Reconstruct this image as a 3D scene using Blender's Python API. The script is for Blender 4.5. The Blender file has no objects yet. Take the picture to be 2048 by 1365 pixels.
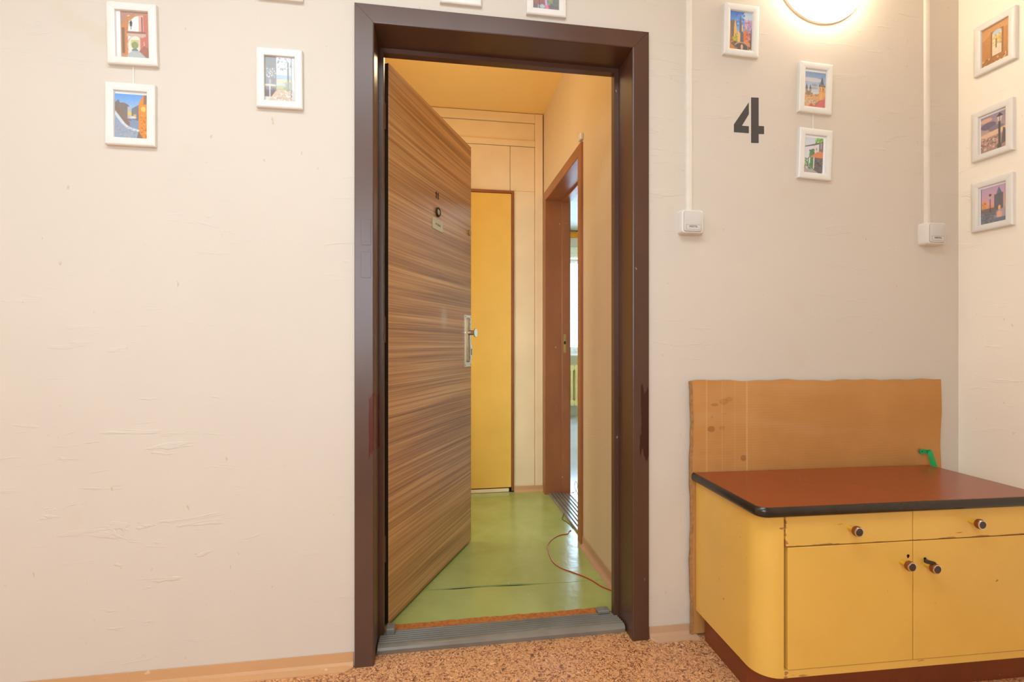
import bpy, bmesh, math, random
import numpy as np
from mathutils import Vector, Matrix
random.seed(7)
SC = bpy.context.scene
COL = SC.collection
R = math.radians

# ------------------------------------------------------------------ camera
cam = bpy.data.cameras.new('camera'); cam.sensor_width = 36; cam.lens = 989.43 / 2048 * 36
cam.shift_y = 5.06 / 2048; cam.clip_start = 0.02
camo = bpy.data.objects.new('camera', cam); COL.objects.link(camo)
camo.location = (0, -1.5745, 0.9896); camo.rotation_euler = (R(90), 0, -0.15233)
SC.camera = camo

# ------------------------------------------------------------------ view, sky, lamps
SC.view_settings.view_transform = 'Standard'; SC.view_settings.look = 'None'
SC.view_settings.gamma = 1; SC.view_settings.use_curve_mapping = False
SC.view_settings.exposure = 0.05
SC.cycles.use_denoising = True
SC.cycles.max_bounces = 10; SC.cycles.diffuse_bounces = 6; SC.cycles.glossy_bounces = 5
SC.cycles.sample_clamp_indirect = 6
wd = bpy.data.worlds.new('sky'); SC.world = wd; wd.use_nodes = True
bg = wd.node_tree.nodes['Background']
bg.inputs[0].default_value = (0.50, 0.73, 1.0, 1); bg.inputs[1].default_value = 14.0

def area_lamp(name, loc, rot, sx, sy, power, col):
    l = bpy.data.lights.new(name, 'AREA'); l.shape = 'RECTANGLE'; l.size = sx; l.size_y = sy
    l.energy = power; l.color = col
    o = bpy.data.objects.new(name, l); COL.objects.link(o); o.location = loc; o.rotation_euler = rot
    return o
# added unseen lamps over the stair landing, and an assumed lamp in the flat's small hall
# added area lamp standing in for daylight from the assumed window behind the viewer
area_lamp('landing_assumed_daylight', (-0.75, -2.96, 1.50), (R(90), 0, 0), 1.24, 1.24, 50, (0.78, 0.90, 1.0))
area_lamp('landing_unseen_lamp', (-0.35, -1.35, 2.57), (0, 0, 0), 1.8, 0.7, 35, (0.76, 0.91, 1.0))  # added fill for soft, even light on the landing wall
area_lamp('landing_unseen_lamp', (-2.9, -1.2, 2.57), (0, 0, 0), 0.8, 0.8, 20, (1.0, 0.95, 0.84))  # assumed second lamp, unseen to the left, warms the left wall
area_lamp('room_added_lamp', (2.3, 3.2, 2.50), (0, 0, 0), 0.6, 0.6, 14, (1.0, 0.98, 0.92))  # added unseen lamp to light the bright room
area_lamp('hall_side_fill', (-0.39, 1.16, 1.05), (0, R(-90), R(32)), 1.5, 0.6, 11, (0.97, 0.98, 0.84))  # added fill by the left hall wall, brightens cupboard and boards
hl = bpy.data.lights.new('hall_assumed_lamp', 'POINT'); hl.energy = 5.6; hl.color = (1.0, 0.84, 0.50); hl.shadow_soft_size = 0.09  # assumed warm lamp, unseen above the doorway inside the hall
hlo = bpy.data.objects.new('hall_assumed_lamp', hl); COL.objects.link(hlo); hlo.location = (0.02, 0.62, 2.24)

# ------------------------------------------------------------------ helpers
def lin(c):
    c = c / 255.0
    return c / 12.92 if c <= 0.04045 else ((c + 0.055) / 1.055) ** 2.4
def rgb(r, g, b): return (lin(r), lin(g), lin(b), 1)

def tag(o, label=None, cat=None, group=None, kind=None):
    if label: o['label'] = label
    if cat: o['category'] = cat
    if group: o['group'] = group
    if kind: o['kind'] = kind
    return o

def empty(name, loc=(0, 0, 0), rz=0, ry=0):
    o = bpy.data.objects.new(name, None); COL.objects.link(o)
    o.location = loc; o.rotation_euler = (0, ry, rz); o.empty_display_size = 0.05
    return o

def obj(name, bm, mats, parent=None, smooth=False, recalc=True):
    if recalc: bmesh.ops.recalc_face_normals(bm, faces=bm.faces)
    me = bpy.data.meshes.new(name); bm.to_mesh(me); bm.free()
    for m in (mats if isinstance(mats, (list, tuple)) else [mats]): me.materials.append(m)
    if smooth:
        for p in me.polygons: p.use_smooth = True
        if smooth is not True:
            try: me.set_sharp_from_angle(angle=R(smooth))
            except Exception: pass
    o = bpy.data.objects.new(name, me); COL.objects.link(o)
    if parent: o.parent = parent
    return o

def B(): return bmesh.new()

def box(bm, x0, x1, y0, y1, z0, z1, bev=0, mi=0, seg=1):
    t = bmesh.new()
    bmesh.ops.create_cube(t, size=1)
    for v in t.verts:
        v.co = Vector(((x0 + x1) / 2 + v.co.x * (x1 - x0), (y0 + y1) / 2 + v.co.y * (y1 - y0), (z0 + z1) / 2 + v.co.z * (z1 - z0)))
    if bev: bmesh.ops.bevel(t, geom=t.edges[:], offset=bev, segments=seg, affect='EDGES', profile=0.5)
    join(bm, t, mi)

def join(bm, t, mi=0):
    m = {}
    for v in t.verts: m[v] = bm.verts.new(v.co)
    for f in t.faces:
        try:
            nf = bm.faces.new([m[v] for v in f.verts]); nf.material_index = mi if mi is not None else f.material_index; nf.smooth = f.smooth
        except ValueError: pass
    t.free()

def prism(bm, pts, fn, a, b, mi=0):
    """polygon pts (p,q) extruded between a and b; fn(p,q,t) gives the place"""
    lo = [bm.verts.new(fn(p, q, a)) for p, q in pts]; hi = [bm.verts.new(fn(p, q, b)) for p, q in pts]
    n = len(pts)
    for f in [lo[::-1], hi] + [[lo[i], lo[(i + 1) % n], hi[(i + 1) % n], hi[i]] for i in range(n)]:
        bm.faces.new(f).material_index = mi

def loft(bm, rings, closed=True, caps=True, mi=0):
    vs = [[bm.verts.new(p) for p in r] for r in rings]
    n = len(vs[0])
    for a, b in zip(vs, vs[1:]):
        for i in range(n if closed else n - 1):
            bm.faces.new([a[i], a[(i + 1) % n], b[(i + 1) % n], b[i]]).material_index = mi
    if caps and closed:
        bm.faces.new(vs[0][::-1]).material_index = mi; bm.faces.new(vs[-1]).material_index = mi

def lathe(bm, prof, origin, axis='Y', n=24, mi=0, sgn=-1):
    """prof: (radius, along). axis Y: along goes sgn*y"""
    rings = []
    for r, a in prof:
        ring = []
        for k in range(n):
            t = 2 * math.pi * k / n
            if axis == 'Y': p = (origin[0] + r * math.cos(t), origin[1] + sgn * a, origin[2] + r * math.sin(t))
            elif axis == 'Z': p = (origin[0] + r * math.cos(t), origin[1] + r * math.sin(t), origin[2] + a)
            ring.append(p)
        rings.append(ring)
    loft(bm, rings, True, True, mi)

def smooth_path(P, k=6):
    P = [Vector(p) for p in P]; Q = [P[0] * 2 - P[1]] + P + [P[-1] * 2 - P[-2]]
    out = []
    for i in range(1, len(Q) - 2):
        a, b, c, d = Q[i - 1:i + 3]
        for s in range(k):
            t = s / k
            out.append(0.5 * ((2 * b) + (c - a) * t + (2 * a - 5 * b + 4 * c - d) * t * t + (3 * b - a - 3 * c + d) * t ** 3))
    out.append(P[-1]); return out

def tube(bm, P, r, n=7, k=6, mi=0):
    P = smooth_path(P, k) if k else [Vector(p) for p in P]
    rings = []
    for i, p in enumerate(P):
        d = (P[min(i + 1, len(P) - 1)] - P[max(i - 1, 0)]).normalized()
        up = Vector((0, 0, 1)) if abs(d.z) < 0.9 else Vector((1, 0, 0))
        s = d.cross(up).normalized(); u = s.cross(d)
        rings.append([p + (s * math.cos(2 * math.pi * j / n) + u * math.sin(2 * math.pi * j / n)) * r for j in range(n)])
    loft(bm, rings, True, True, mi)

def rrect(x0, x1, z0, z1, r, n=5):
    pts = []
    for cx, cz, a0 in ((x1 - r, z1 - r, 0), (x0 + r, z1 - r, 90), (x0 + r, z0 + r, 180), (x1 - r, z0 + r, 270)):
        for k in range(n + 1):
            a = R(a0 + 90 * k / n); pts.append((cx + r * math.cos(a), cz + r * math.sin(a)))
    return pts

def text_mesh(txt, size, depth=0.0006):
    c = bpy.data.curves.new('lettering', 'FONT'); c.body = txt; c.size = size; c.extrude = depth / 2
    c.align_x = 'CENTER'; c.align_y = 'CENTER'
    o = bpy.data.objects.new('lettering', c); COL.objects.link(o)
    dg = bpy.context.evaluated_depsgraph_get(); dg.update()
    me = bpy.data.meshes.new_from_object(o.evaluated_get(dg)); bpy.data.objects.remove(o)
    bm = bmesh.new(); bm.from_mesh(me); bpy.data.meshes.remove(me)
    for v in bm.verts: v.co = Vector((v.co.x, -v.co.z, v.co.y))
    return bm

# ------------------------------------------------------------------ materials
class NT:
    def __init__(s, name):
        s.m = bpy.data.materials.new(name); s.m.use_nodes = True; s.t = s.m.node_tree
        s.b = s.t.nodes['Principled BSDF']; s.out = s.t.nodes['Material Output']
        s.co = s.n('ShaderNodeTexCoord').outputs['Object']
    def n(s, typ, **kw):
        nd = s.t.nodes.new(typ)
        for k, v in kw.items():
            if k in nd.inputs: 
                if hasattr(v, 'is_output'): s.t.links.new(v, nd.inputs[k])
                else: nd.inputs[k].default_value = v
            else: setattr(nd, k, v)
        return nd
    def lk(s, a, b): s.t.links.new(a, b)
    def mp(s, scale=(1, 1, 1), loc=(0, 0, 0), rot=(0, 0, 0)):
        nd = s.n('ShaderNodeMapping'); s.lk(s.co, nd.inputs[0])
        nd.inputs['Scale'].default_value = scale; nd.inputs['Location'].default_value = loc; nd.inputs['Rotation'].default_value = rot
        return nd.outputs[0]
    def noise(s, scale, detail=3, rough=.5, dist=0, vec=None, out='Fac'):
        nd = s.n('ShaderNodeTexNoise'); nd.inputs['Scale'].default_value = scale; nd.inputs['Detail'].default_value = detail
        nd.inputs['Roughness'].default_value = rough; nd.inputs['Distortion'].default_value = dist
        s.lk(vec or s.co, nd.inputs['Vector']); return nd.outputs[out]
    def ramp(s, fac, stops, mode='LINEAR'):
        nd = s.n('ShaderNodeValToRGB'); e = nd.color_ramp; e.interpolation = mode
        while len(e.elements) < len(stops): e.elements.new(0.5)
        for el, (p, c) in zip(e.elements, stops):
            el.position = p; el.color = c if isinstance(c, tuple) else (c, c, c, 1)
        s.lk(fac, nd.inputs[0]); return nd.outputs['Color']
    def mix(s, fac, a, b):
        nd = s.n('ShaderNodeMix', data_type='RGBA')
        for i, v in ((0, fac), (6, a), (7, b)):
            if hasattr(v, 'is_output'): s.lk(v, nd.inputs[i])
            else: nd.inputs[i].default_value = v
        return nd.outputs[2]
    def math(s, op, a, b=0.0, c=None):
        nd = s.n('ShaderNodeMath', operation=op)
        for i, v in enumerate((a, b) if c is None else (a, b, c)):
            if hasattr(v, 'is_output'): s.lk(v, nd.inputs[i])
            else: nd.inputs[i].default_value = v
        return nd.outputs[0]
    def base(s, c): 
        if hasattr(c, 'is_output'): s.lk(c, s.b.inputs['Base Color'])
        else: s.b.inputs['Base Color'].default_value = c
    def set(s, rough=.5, spec=.5, metal=0, coat=0):
        s.b.inputs['Roughness'].default_value = rough; s.b.inputs['Specular IOR Level'].default_value = spec
        s.b.inputs['Metallic'].default_value = metal; s.b.inputs['Coat Weight'].default_value = coat
    def bump(s, h, strength=.2, dist=.002):
        nd = s.n('ShaderNodeBump'); nd.inputs['Strength'].default_value = strength; nd.inputs['Distance'].default_value = dist
        s.lk(h, nd.inputs['Height']); s.lk(nd.outputs[0], s.b.inputs['Normal'])

def plain(name, c, rough=.5, spec=.5, metal=0, var=0.06, scale=30, bump=0.05, coat=0):
    m = NT(name); m.set(rough, spec, metal, coat)
    f = m.noise(scale, 3)
    d = tuple(x * (1 - var) for x in c[:3]) + (1,); l = tuple(min(1, x * (1 + var)) for x in c[:3]) + (1,)
    m.base(m.ramp(f, [(.3, d), (.7, l)]))
    if bump: m.bump(f, bump, .001)
    return m.m

def plaster(name, c, stain, ridges=1.0, flip=False):
    m = NT(name); m.set(.62, .25)
    big = m.noise(2.2, 3, .55); fine = m.noise(9, 4, .6)
    c1 = m.ramp(big, [(.3, tuple(x * .965 for x in c[:3]) + (1,)), (.7, c)])
    spots = m.ramp(m.noise(5.5, 2, .5, 0, m.mp((1, 1, 1), (3.1, 1.7, .4))), [(.70, 0.0), (.76, .45)])
    tiny = m.ramp(m.noise(46, 2, .5, 0, m.mp((1, 1, .6), (.3, 5.7, .4))), [(.735, 0.0), (.775, .5)])
    c2 = m.mix(spots, c1, tuple(x * y for x, y in zip(c[:3], (.97, .92, .84))) + (1,))
    c3 = m.mix(tiny, c2, stain)
    m.base(c3)
    # trowel ridges: stretched, only here and there
    v = m.mp((5, 5, 26), (0, 0, 0), (0, .5, 0)); rid = m.ramp(m.noise(1.0, 4, .62, .8, v), [(.60, 0.0), (.66, 1.0)])
    msk = m.ramp(m.noise(1.7, 2, .5, 0, m.mp((1, 1, 1), (7, 2, 1))), [(.46, 0.0), (.62, 1.0)])
    h = m.math('ADD', m.math('MULTIPLY', m.math('MULTIPLY', rid, msk), .8 * ridges), m.math('ADD', m.math('MULTIPLY', fine, .5), m.math('MULTIPLY', big, 1.2)))
    m.bump(h, .38, .004)
    return m.m

M = {}
M['wall'] = plaster('plaster_white', rgb(212, 200, 185), rgb(186, 158, 114))
M['wall_rough'] = plaster('plaster_rough', rgb(247, 236, 218), rgb(212, 186, 146), 2.2)
M['wall_hall'] = plaster('plaster_cream', rgb(226, 202, 164), rgb(204, 176, 138), .6)
M['ceil_hall'] = plaster('ceiling_ochre', rgb(250, 214, 140), rgb(210, 162, 94), .3)
M['ceil_room'] = plaster('ceiling_room', rgb(196, 196, 184), rgb(186, 180, 160), .2)
M['wall_room'] = plaster('plaster_room', rgb(236, 230, 205), rgb(214, 200, 170), .3)

def cork():
    m = NT('cork_linoleum'); m.set(.42, .4)
    v = m.mp((1, 1, 1)); w = m.noise(60, 2, .6, 2.2)
    c = m.ramp(w, [(.34, rgb(112, 72, 52)), (.43, rgb(178, 122, 84)), (.50, rgb(214, 154, 102)), (.60, rgb(226, 172, 120)), (.68, rgb(192, 128, 84))])
    w2 = m.noise(95, 2, .6, 1.6, m.mp((1, 1, 1), (4, 9, 2)))
    k = m.ramp(w2, [(.36, 1.0), (.41, 0.0)])
    c = m.mix(k, c, rgb(120, 74, 56))
    w3 = m.ramp(m.noise(120, 2, .5, 1.2, m.mp((1, 1, 1), (14, 3, 2))), [(.62, 0.0), (.66, .7)])
    c = m.mix(w3, c, rgb(244, 206, 164))
    m.base(c); m.bump(w, .12, .001); return m.m
M['cork'] = cork()

def lino():
    m = NT('green_linoleum'); m.set(.21, .6)
    a = m.noise(3.2, 4, .6); b = m.noise(14, 4, .65)
    c = m.ramp(a, [(.25, rgb(154, 164, 88)), (.5, rgb(168, 178, 104)), (.75, rgb(178, 190, 120))])
    sp = m.ramp(m.noise(60, 2, .5, 0, m.mp((1, 1, 1), (2, 4, 1))), [(.745, 0.0), (.77, .8)])
    c = m.mix(sp, c, rgb(222, 216, 190)); m.base(c)
    m.bump(m.math('ADD', m.math('MULTIPLY', a, 2.0), m.math('MULTIPLY', b, .6)), .30, .006); return m.m
M['lino'] = lino()

def brown_steel(name, c, worn, patches=()):
    m = NT(name); m.set(.33, .5)
    a = m.noise(7, 4, .6, 0, m.mp((1, 1, .35))); b = m.noise(30, 3)
    cc = m.ramp(a, [(.3, tuple(x * .86 for x in c[:3]) + (1,)), (.68, tuple(min(1, x * 1.12) for x in c[:3]) + (1,))])
    ch = m.ramp(m.noise(75, 2, .5, 0, m.mp((1, 1, .5), (3, 1, 8))), [(.765, 0.0), (.785, .9)])
    cc = m.mix(ch, cc, worn); rough = .33
    for cx, rx, cz, rz, col in patches:      # spots touched up with a darker, glossier paint
        xyz = m.n('ShaderNodeSeparateXYZ'); m.lk(m.co, xyz.inputs[0])
        fx = m.math('SUBTRACT', 1.0, m.math('DIVIDE', m.math('ABSOLUTE', m.math('SUBTRACT', xyz.outputs[0], cx)), rx))
        fz = m.math('SUBTRACT', 1.0, m.math('DIVIDE', m.math('ABSOLUTE', m.math('SUBTRACT', xyz.outputs[2], cz)), rz))
        f = m.math('ADD', m.math('MINIMUM', fx, fz), m.math('MULTIPLY', m.math('SUBTRACT', m.noise(1, 3, .6, 0, m.mp((90, 20, 9), (cx, 0, cz))), .5), 1.1))
        k = m.ramp(f, [(.18, 0.0), (.30, 1.0)]); cc = m.mix(k, cc, col); rough = m.math('SUBTRACT', rough, m.math('MULTIPLY', k, .10))
    if patches: m.lk(rough, m.b.inputs['Roughness'])
    m.base(cc); m.bump(m.math('ADD', a, m.math('MULTIPLY', b, .5)), .14, .002); return m.m
M['frame'] = brown_steel('brown_enamel', rgb(84, 56, 42), rgb(176, 150, 130), ((.876, .021, .73, .14, rgb(58, 26, 16)), (-.006, .012, .74, .12, rgb(84, 36, 26))))
M['frame_in'] = brown_steel('redbrown_enamel', rgb(150, 88, 50), rgb(226, 200, 170))
M['kick'] = brown_steel('brown_plinth_paint', rgb(122, 58, 28), rgb(214, 180, 150))

def zebra():
    m = NT('zebrano_laminate'); m.set(.34, .5)
    warp = m.noise(1.0, 1, .5, 0, m.mp((.9, 1, 1.2), (2, 0, 5)))
    cmb = m.n('ShaderNodeCombineXYZ'); m.lk(m.math('MULTIPLY', warp, .03), cmb.inputs[2])
    wv = m.n('ShaderNodeVectorMath', operation='ADD'); m.lk(m.co, wv.inputs[0]); m.lk(cmb.outputs[0], wv.inputs[1]); vv = wv.outputs[0]
    def st(scale):
        x = m.n('ShaderNodeVectorMath', operation='MULTIPLY'); m.lk(vv, x.inputs[0]); x.inputs[1].default_value = scale; return x.outputs[0]
    broad = m.noise(1, 2, .5, 0, st((.5, 1, 11))); mid = m.noise(1, 2, .55, 0, st((.7, 1, 70))); fine = m.noise(1, 2, .6, 0, st((1.2, 1, 260)))
    line = m.ramp(m.noise(1, 1, .5, 0, st((.5, 1, 80))), [(.33, 1.0), (.38, 0.0)])
    s = m.math('ADD', m.math('MULTIPLY', broad, .42), m.math('ADD', m.math('MULTIPLY', mid, .52), m.math('MULTIPLY', fine, .50)))
    c = m.ramp(s, [(.52, rgb(134, 94, 56)), (.66, rgb(174, 126, 78)), (.78, rgb(208, 158, 104)), (.94, rgb(228, 186, 130))])
    c = m.mix(m.math('MULTIPLY', line, .45), c, rgb(92, 60, 34))
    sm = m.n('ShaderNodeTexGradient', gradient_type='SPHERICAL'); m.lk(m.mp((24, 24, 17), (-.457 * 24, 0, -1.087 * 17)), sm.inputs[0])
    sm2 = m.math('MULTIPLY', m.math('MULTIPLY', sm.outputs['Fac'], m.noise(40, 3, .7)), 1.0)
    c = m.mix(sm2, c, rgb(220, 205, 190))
    m.base(c); m.bump(s, .05, .001); return m.m
M['zebra'] = zebra()
M['door_edge'] = plain('door_edge_dark', rgb(52, 44, 40), .45, .4)
M['dark'] = plain('dark_gap', rgb(34, 24, 16), .8, .2)
M['chrome'] = plain('chrome', rgb(226, 222, 214), .16, .5, 1.0, .02, 40, 0)
M['steel'] = plain('steel_plate', rgb(224, 218, 208), .30, .5, .85, .04, 60, .05)
M['brass'] = plain('old_brass', rgb(178, 150, 86), .32, .5, .9, .1, 60, .05)
M['nickel'] = plain('bronze_nickel', rgb(150, 122, 92), .26, .5, .9, .05)
M['plate'] = plain('name_plate_metal', rgb(196, 180, 146), .4, .5, .5, .05)
M['ink'] = plain('black_paint', rgb(40, 36, 34), .55, .3)
M['digit4'] = plain('dark_grey_paint', rgb(76, 72, 68), .6, .3, 0, .05)
M['ink_faint'] = plain('grey_ink', rgb(120, 110, 104), .6, .3)

def ribbed():
    m = NT('grey_threshold_paint'); m.set(.24, .6)
    a = m.noise(4, 3, .6); b = m.noise(40, 3)
    c = m.ramp(a, [(.3, rgb(112, 106, 96)), (.7, rgb(138, 132, 120))])
    w = m.ramp(m.noise(6, 3, .7, 0, m.mp((.6, 40, 6), (4, 2, 2))), [(.64, 0.0), (.70, .7)])
    m.base(m.mix(w, c, rgb(190, 166, 126))); m.bump(b, .1, .001); return m.m
M['ribbed'] = ribbed()
M['block'] = plain('grey_block_paint', rgb(126, 124, 114), .5, .4, 0, .18, 40, .3)
M['corkstrip'] = plain('raw_fibre_edge', rgb(182, 112, 56), .85, .2, 0, .25, 90, .8)

def pvc(name, c):
    m = NT(name); m.set(.40, .4)
    a = m.noise(4, 3, .6); sp = m.ramp(m.noise(38, 2, .5, 0, m.mp((1, 1, 1), (1, 6, 3))), [(.72, 0.0), (.76, .7)])
    cc = m.ramp(a, [(.3, tuple(x * .93 for x in c[:3]) + (1,)), (.7, c)])
    m.base(m.mix(sp, cc, rgb(222, 196, 160))); m.bump(a, .1, .002); return m.m
M['base'] = pvc('tan_vinyl_skirting', rgb(206, 158, 112))
M['base_pink'] = pvc('beige_vinyl_skirting', rgb(200, 160, 126))

def yellow(name, c, chip, horiz):
    m = NT(name); m.set(.36, .45)
    a = m.noise(3.5, 4, .6); b = m.noise(22, 3, .6)
    cc = m.ramp(a, [(.3, tuple(x * .9 for x in c[:3]) + (1,)), (.7, c)])
    v = m.mp((9, 9, 60) if horiz else (26, 26, 40), (3.3, 1.2, 7.9))
    ch = m.ramp(m.noise(1, 3, .6, 0, v), [(.665, 0.0), (.70, .8)] if horiz else [(.71, 0.0), (.74, .85)])
    c2 = m.mix(ch, cc, chip)
    if horiz:   # paint rubbed off along the lower and outer edges of the drawers
        xyz = m.n('ShaderNodeSeparateXYZ'); m.lk(m.co, xyz.inputs[0])
        ez = m.math('SUBTRACT', 1.0, m.math('DIVIDE', m.math('ABSOLUTE', m.math('SUBTRACT', xyz.outputs[2], .4455)), .005))
        ex = m.math('SUBTRACT', 1.0, m.math('DIVIDE', m.math('ABSOLUTE', m.math('SUBTRACT', xyz.outputs[0], .0875)), .012))
        e = m.math('MAXIMUM', ez, m.math('MULTIPLY', ex, .8))
        f = m.math('ADD', m.noise(1, 3, .65, 0, m.mp((16, 16, 90))), m.math('MULTIPLY', m.math('MAXIMUM', e, 0.0), .32))
        c2 = m.mix(m.ramp(f, [(.72, 0.0), (.76, .9)]), c2, rgb(170, 112, 72))
    m.base(c2)
    grain = m.noise(1, 3, .6, 0, m.mp((6, 6, 120)))
    m.bump(m.math('ADD', m.math('MULTIPLY', grain, .5 if horiz else .08), m.math('MULTIPLY', b, .4)), .16, .001); return m.m
M['yellow'] = yellow('yellow_paint', rgb(234, 185, 86), rgb(150, 100, 56), False)
M['yellow_worn'] = yellow('yellow_paint_worn', rgb(234, 187, 90), rgb(158, 108, 62), True)
M['yellow_hall'] = plain('yellow_door_paint', rgb(236, 188, 88), .42, .4, 0, .05, 4, .06)
M['top'] = plain('red_brown_laminate', rgb(142, 66, 34), .24, .45, 0, .06, 5, 0)
M['band'] = plain('black_rubber_edge', rgb(46, 36, 26), .26, .5, 0, .2, 24, .08)
M['knob_stem'] = plain('knob_stem_paint', rgb(214, 168, 50), .4, .5)
M['knob_amber'] = plain('amber_knob_plastic', rgb(128, 62, 18), .14, .6, 0, .1, 60, 0)
M['knob_cap'] = plain('dark_knob_cap', rgb(62, 42, 32), .2, .6, 0, .1, 80, 0)

def cardb():
    m = NT('cardboard'); m.set(.8, .15)
    a = m.noise(3, 4, .6); c = m.ramp(a, [(.3, rgb(184, 128, 70)), (.7, rgb(200, 144, 84))])
    fl = m.n('ShaderNodeTexWave', wave_type='BANDS', bands_direction='Z'); m.lk(m.co, fl.inputs['Vector']); fl.inputs['Scale'].default_value = 34; fl.inputs['Distortion'].default_value = .4
    def spot(cx, cz, rx, rz, k):
        nonlocal c
        g = m.n('ShaderNodeTexGradient', gradient_type='SPHERICAL'); m.lk(m.mp((1 / rx, 0, 1 / rz), (-cx / rx, 0, -cz / rz)), g.inputs[0])
        f = m.ramp(g.outputs['Fac'], [(.05, 0.0), (.25, k)]); c = m.mix(f, c, rgb(150, 98, 52))
    # grease stains of the sheet (object space: x along the sheet, z up)
    for s in ((.072, .690, .016, .012, .7), (.112, .693, .012, .009, .35), (.192, .587, .013, .012, .75), (.085, .772, .016, .006, .55), (.118, .782, .020, .012, .4), (.138, .790, .016, .010, .35), (.890, .590, .012, .010, .45), (.075, .73, .006, .004, .5), (.12, .74, .01, .003, .3)): spot(*s)
    # lighter folds
    x = m.n('ShaderNodeSeparateXYZ'); m.lk(m.co, x.inputs[0])
    for cx, w, k in ((.205, .003, .55), (.055, .0025, .4), (.112, .002, .25), (.160, .002, .2)):
        d = m.math('ABSOLUTE', m.math('SUBTRACT', x.outputs[0], cx)); f = m.math('MULTIPLY', m.math('LESS_THAN', d, w), k); c = m.mix(f, c, rgb(216, 168, 112))
    sm = m.ramp(m.noise(2.2, 3, .6, 0, m.mp((.5, 1, 3), (2, 0, 4))), [(.55, 0.0), (.66, .16)]); c = m.mix(sm, c, rgb(206, 166, 118))
    m.base(c); m.bump(m.math('ADD', m.math('MULTIPLY', fl.outputs['Fac'], .25), a), .12, .003); return m.m
M['card'] = cardb()
M['card_edge'] = plain('cardboard_edge', rgb(160, 118, 72), .9, .1, 0, .2, 120, .4)
M['green'] = plain('green_strap', rgb(18, 150, 82), .4, .5)
M['pic_frame'] = plain('white_frame', rgb(226, 221, 212), .35, .45, 0, .02, 20, .02)
M['mat'] = plain('white_card', rgb(244, 243, 240), .7, .2, 0, .02)
M['cord'] = plain('white_cord', rgb(230, 222, 208), .7, .2)
M['duct'] = plain('painted_cable_cover', rgb(224, 214, 199), .5, .35, 0, .03)
M['plastic'] = plain('white_plastic', rgb(222, 215, 206), .3, .5, 0, .02, 20, 0)
M['rocker'] = plain('pale_plastic', rgb(206, 200, 192), .25, .5, 0, .02, 20, 0)
M['board'] = plain('cream_board_paint', rgb(240, 216, 176), .5, .35, 0, .05, 5, .1)
M['lamp_base'] = plain('cream_lamp_base', rgb(246, 230, 200), .4, .4)
M['red'] = plain('red_wire', rgb(176, 52, 26), .4, .4)
M['blackwire'] = plain('dark_wire', rgb(70, 52, 44), .4, .4)
M['radiator'] = plain('cream_radiator_paint', rgb(236, 216, 150), .35, .45, 0, .03)
M['orange'] = plain('orange_board', rgb(232, 148, 20), .45, .4, 0, .04)
M['white_wood'] = plain('white_window_paint', rgb(232, 232, 226), .35, .45, 0, .02)
M['roomfloor'] = plain('pale_room_floor', rgb(190, 194, 196), .14, .6, 0, .06, 3, .08)
M['leaf'] = plain('tree_leaves', rgb(150, 170, 110), .8, .2, 0, .3, 20, .2)
M['bark'] = plain('tree_bark', rgb(110, 90, 70), .9, .1, 0, .2, 20, .2)

def glow():
    m = NT('opal_glass_lit'); m.t.nodes.remove(m.b)
    e = m.n('ShaderNodeEmission'); e.inputs[0].default_value = (1.0, .85, .63, 1); e.inputs[1].default_value = 15.5
    m.lk(e.outputs[0], m.out.inputs[0]); return m.m
M['glow'] = glow()

def glass(name, refl):
    m = NT(name); m.t.nodes.remove(m.b)
    t = m.n('ShaderNodeBsdfTransparent'); g = m.n('ShaderNodeBsdfGlossy'); g.inputs['Roughness'].default_value = .05
    f = m.n('ShaderNodeLayerWeight'); f.inputs[0].default_value = .5
    x = m.n('ShaderNodeMixShader'); m.lk(m.math('MULTIPLY', m.math('ADD', m.math('MULTIPLY', m.math('POWER', f.outputs['Facing'], 5.0), .8), .035), refl), x.inputs[0])
    m.lk(t.outputs[0], x.inputs[1]); m.lk(g.outputs[0], x.inputs[2]); m.lk(x.outputs[0], m.out.inputs[0]); return m.m
M['glass'] = glass('picture_glass', 1.0)
M['pane'] = glass('window_glass', 1.0)

def print_mat():
    m = NT('photo_print'); m.set(.45, .35)
    a = m.n('ShaderNodeVertexColor'); a.layer_name = 'print'
    m.base(a.outputs['Color']); return m.m
M['print'] = print_mat()

# ------------------------------------------------------------------ setting
XW = 1.930   # right wall
def S(name, bm, m, label, cat, **k): return tag(obj(name, bm, m, **k), label, cat, None, 'structure')

bm = B(); box(bm, -4.2, -.235, 0, .15, 0, 2.62); box(bm, .692, XW, 0, .15, 0, 2.62); box(bm, -.235, .692, 0, .15, 2.02, 2.62)
S('wall_front', bm, M['wall'], 'white plastered landing wall around the brown door frame', 'wall')
bm = B(); box(bm, XW, XW + .15, -2.9, .15, 0, 2.62)
S('wall_right', bm, M['wall_rough'], 'rough white plaster side wall carrying three pictures, right of the cabinet', 'wall')
bm = B(); box(bm, -4.35, -4.2, -2.9, .15, 0, 2.62)
S('wall_left', bm, M['wall'], 'plain white end wall of the landing, out of view on the left', 'wall')
bm = B(); box(bm, -4.35, -1.45, -3.05, -2.9, 0, 2.62); box(bm, -.05, XW + .15, -3.05, -2.9, 0, 2.62); box(bm, -1.45, -.05, -3.05, -2.9, 0, .82); box(bm, -1.45, -.05, -3.05, -2.9, 2.18, 2.62)  # opening left for the assumed window
S('wall_back', bm, M['wall'], 'plain white landing wall behind the viewer', 'wall')
bm = B(); box(bm, -3.2, 1.8, -3.9, -3.75, -.3, 3.4)  # added outside the window to keep the blue sky light out
S('wall_sky_blocker', bm, M['wall'], 'added unseen panel keeping the sky out of the assumed landing window', 'wall')
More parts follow.
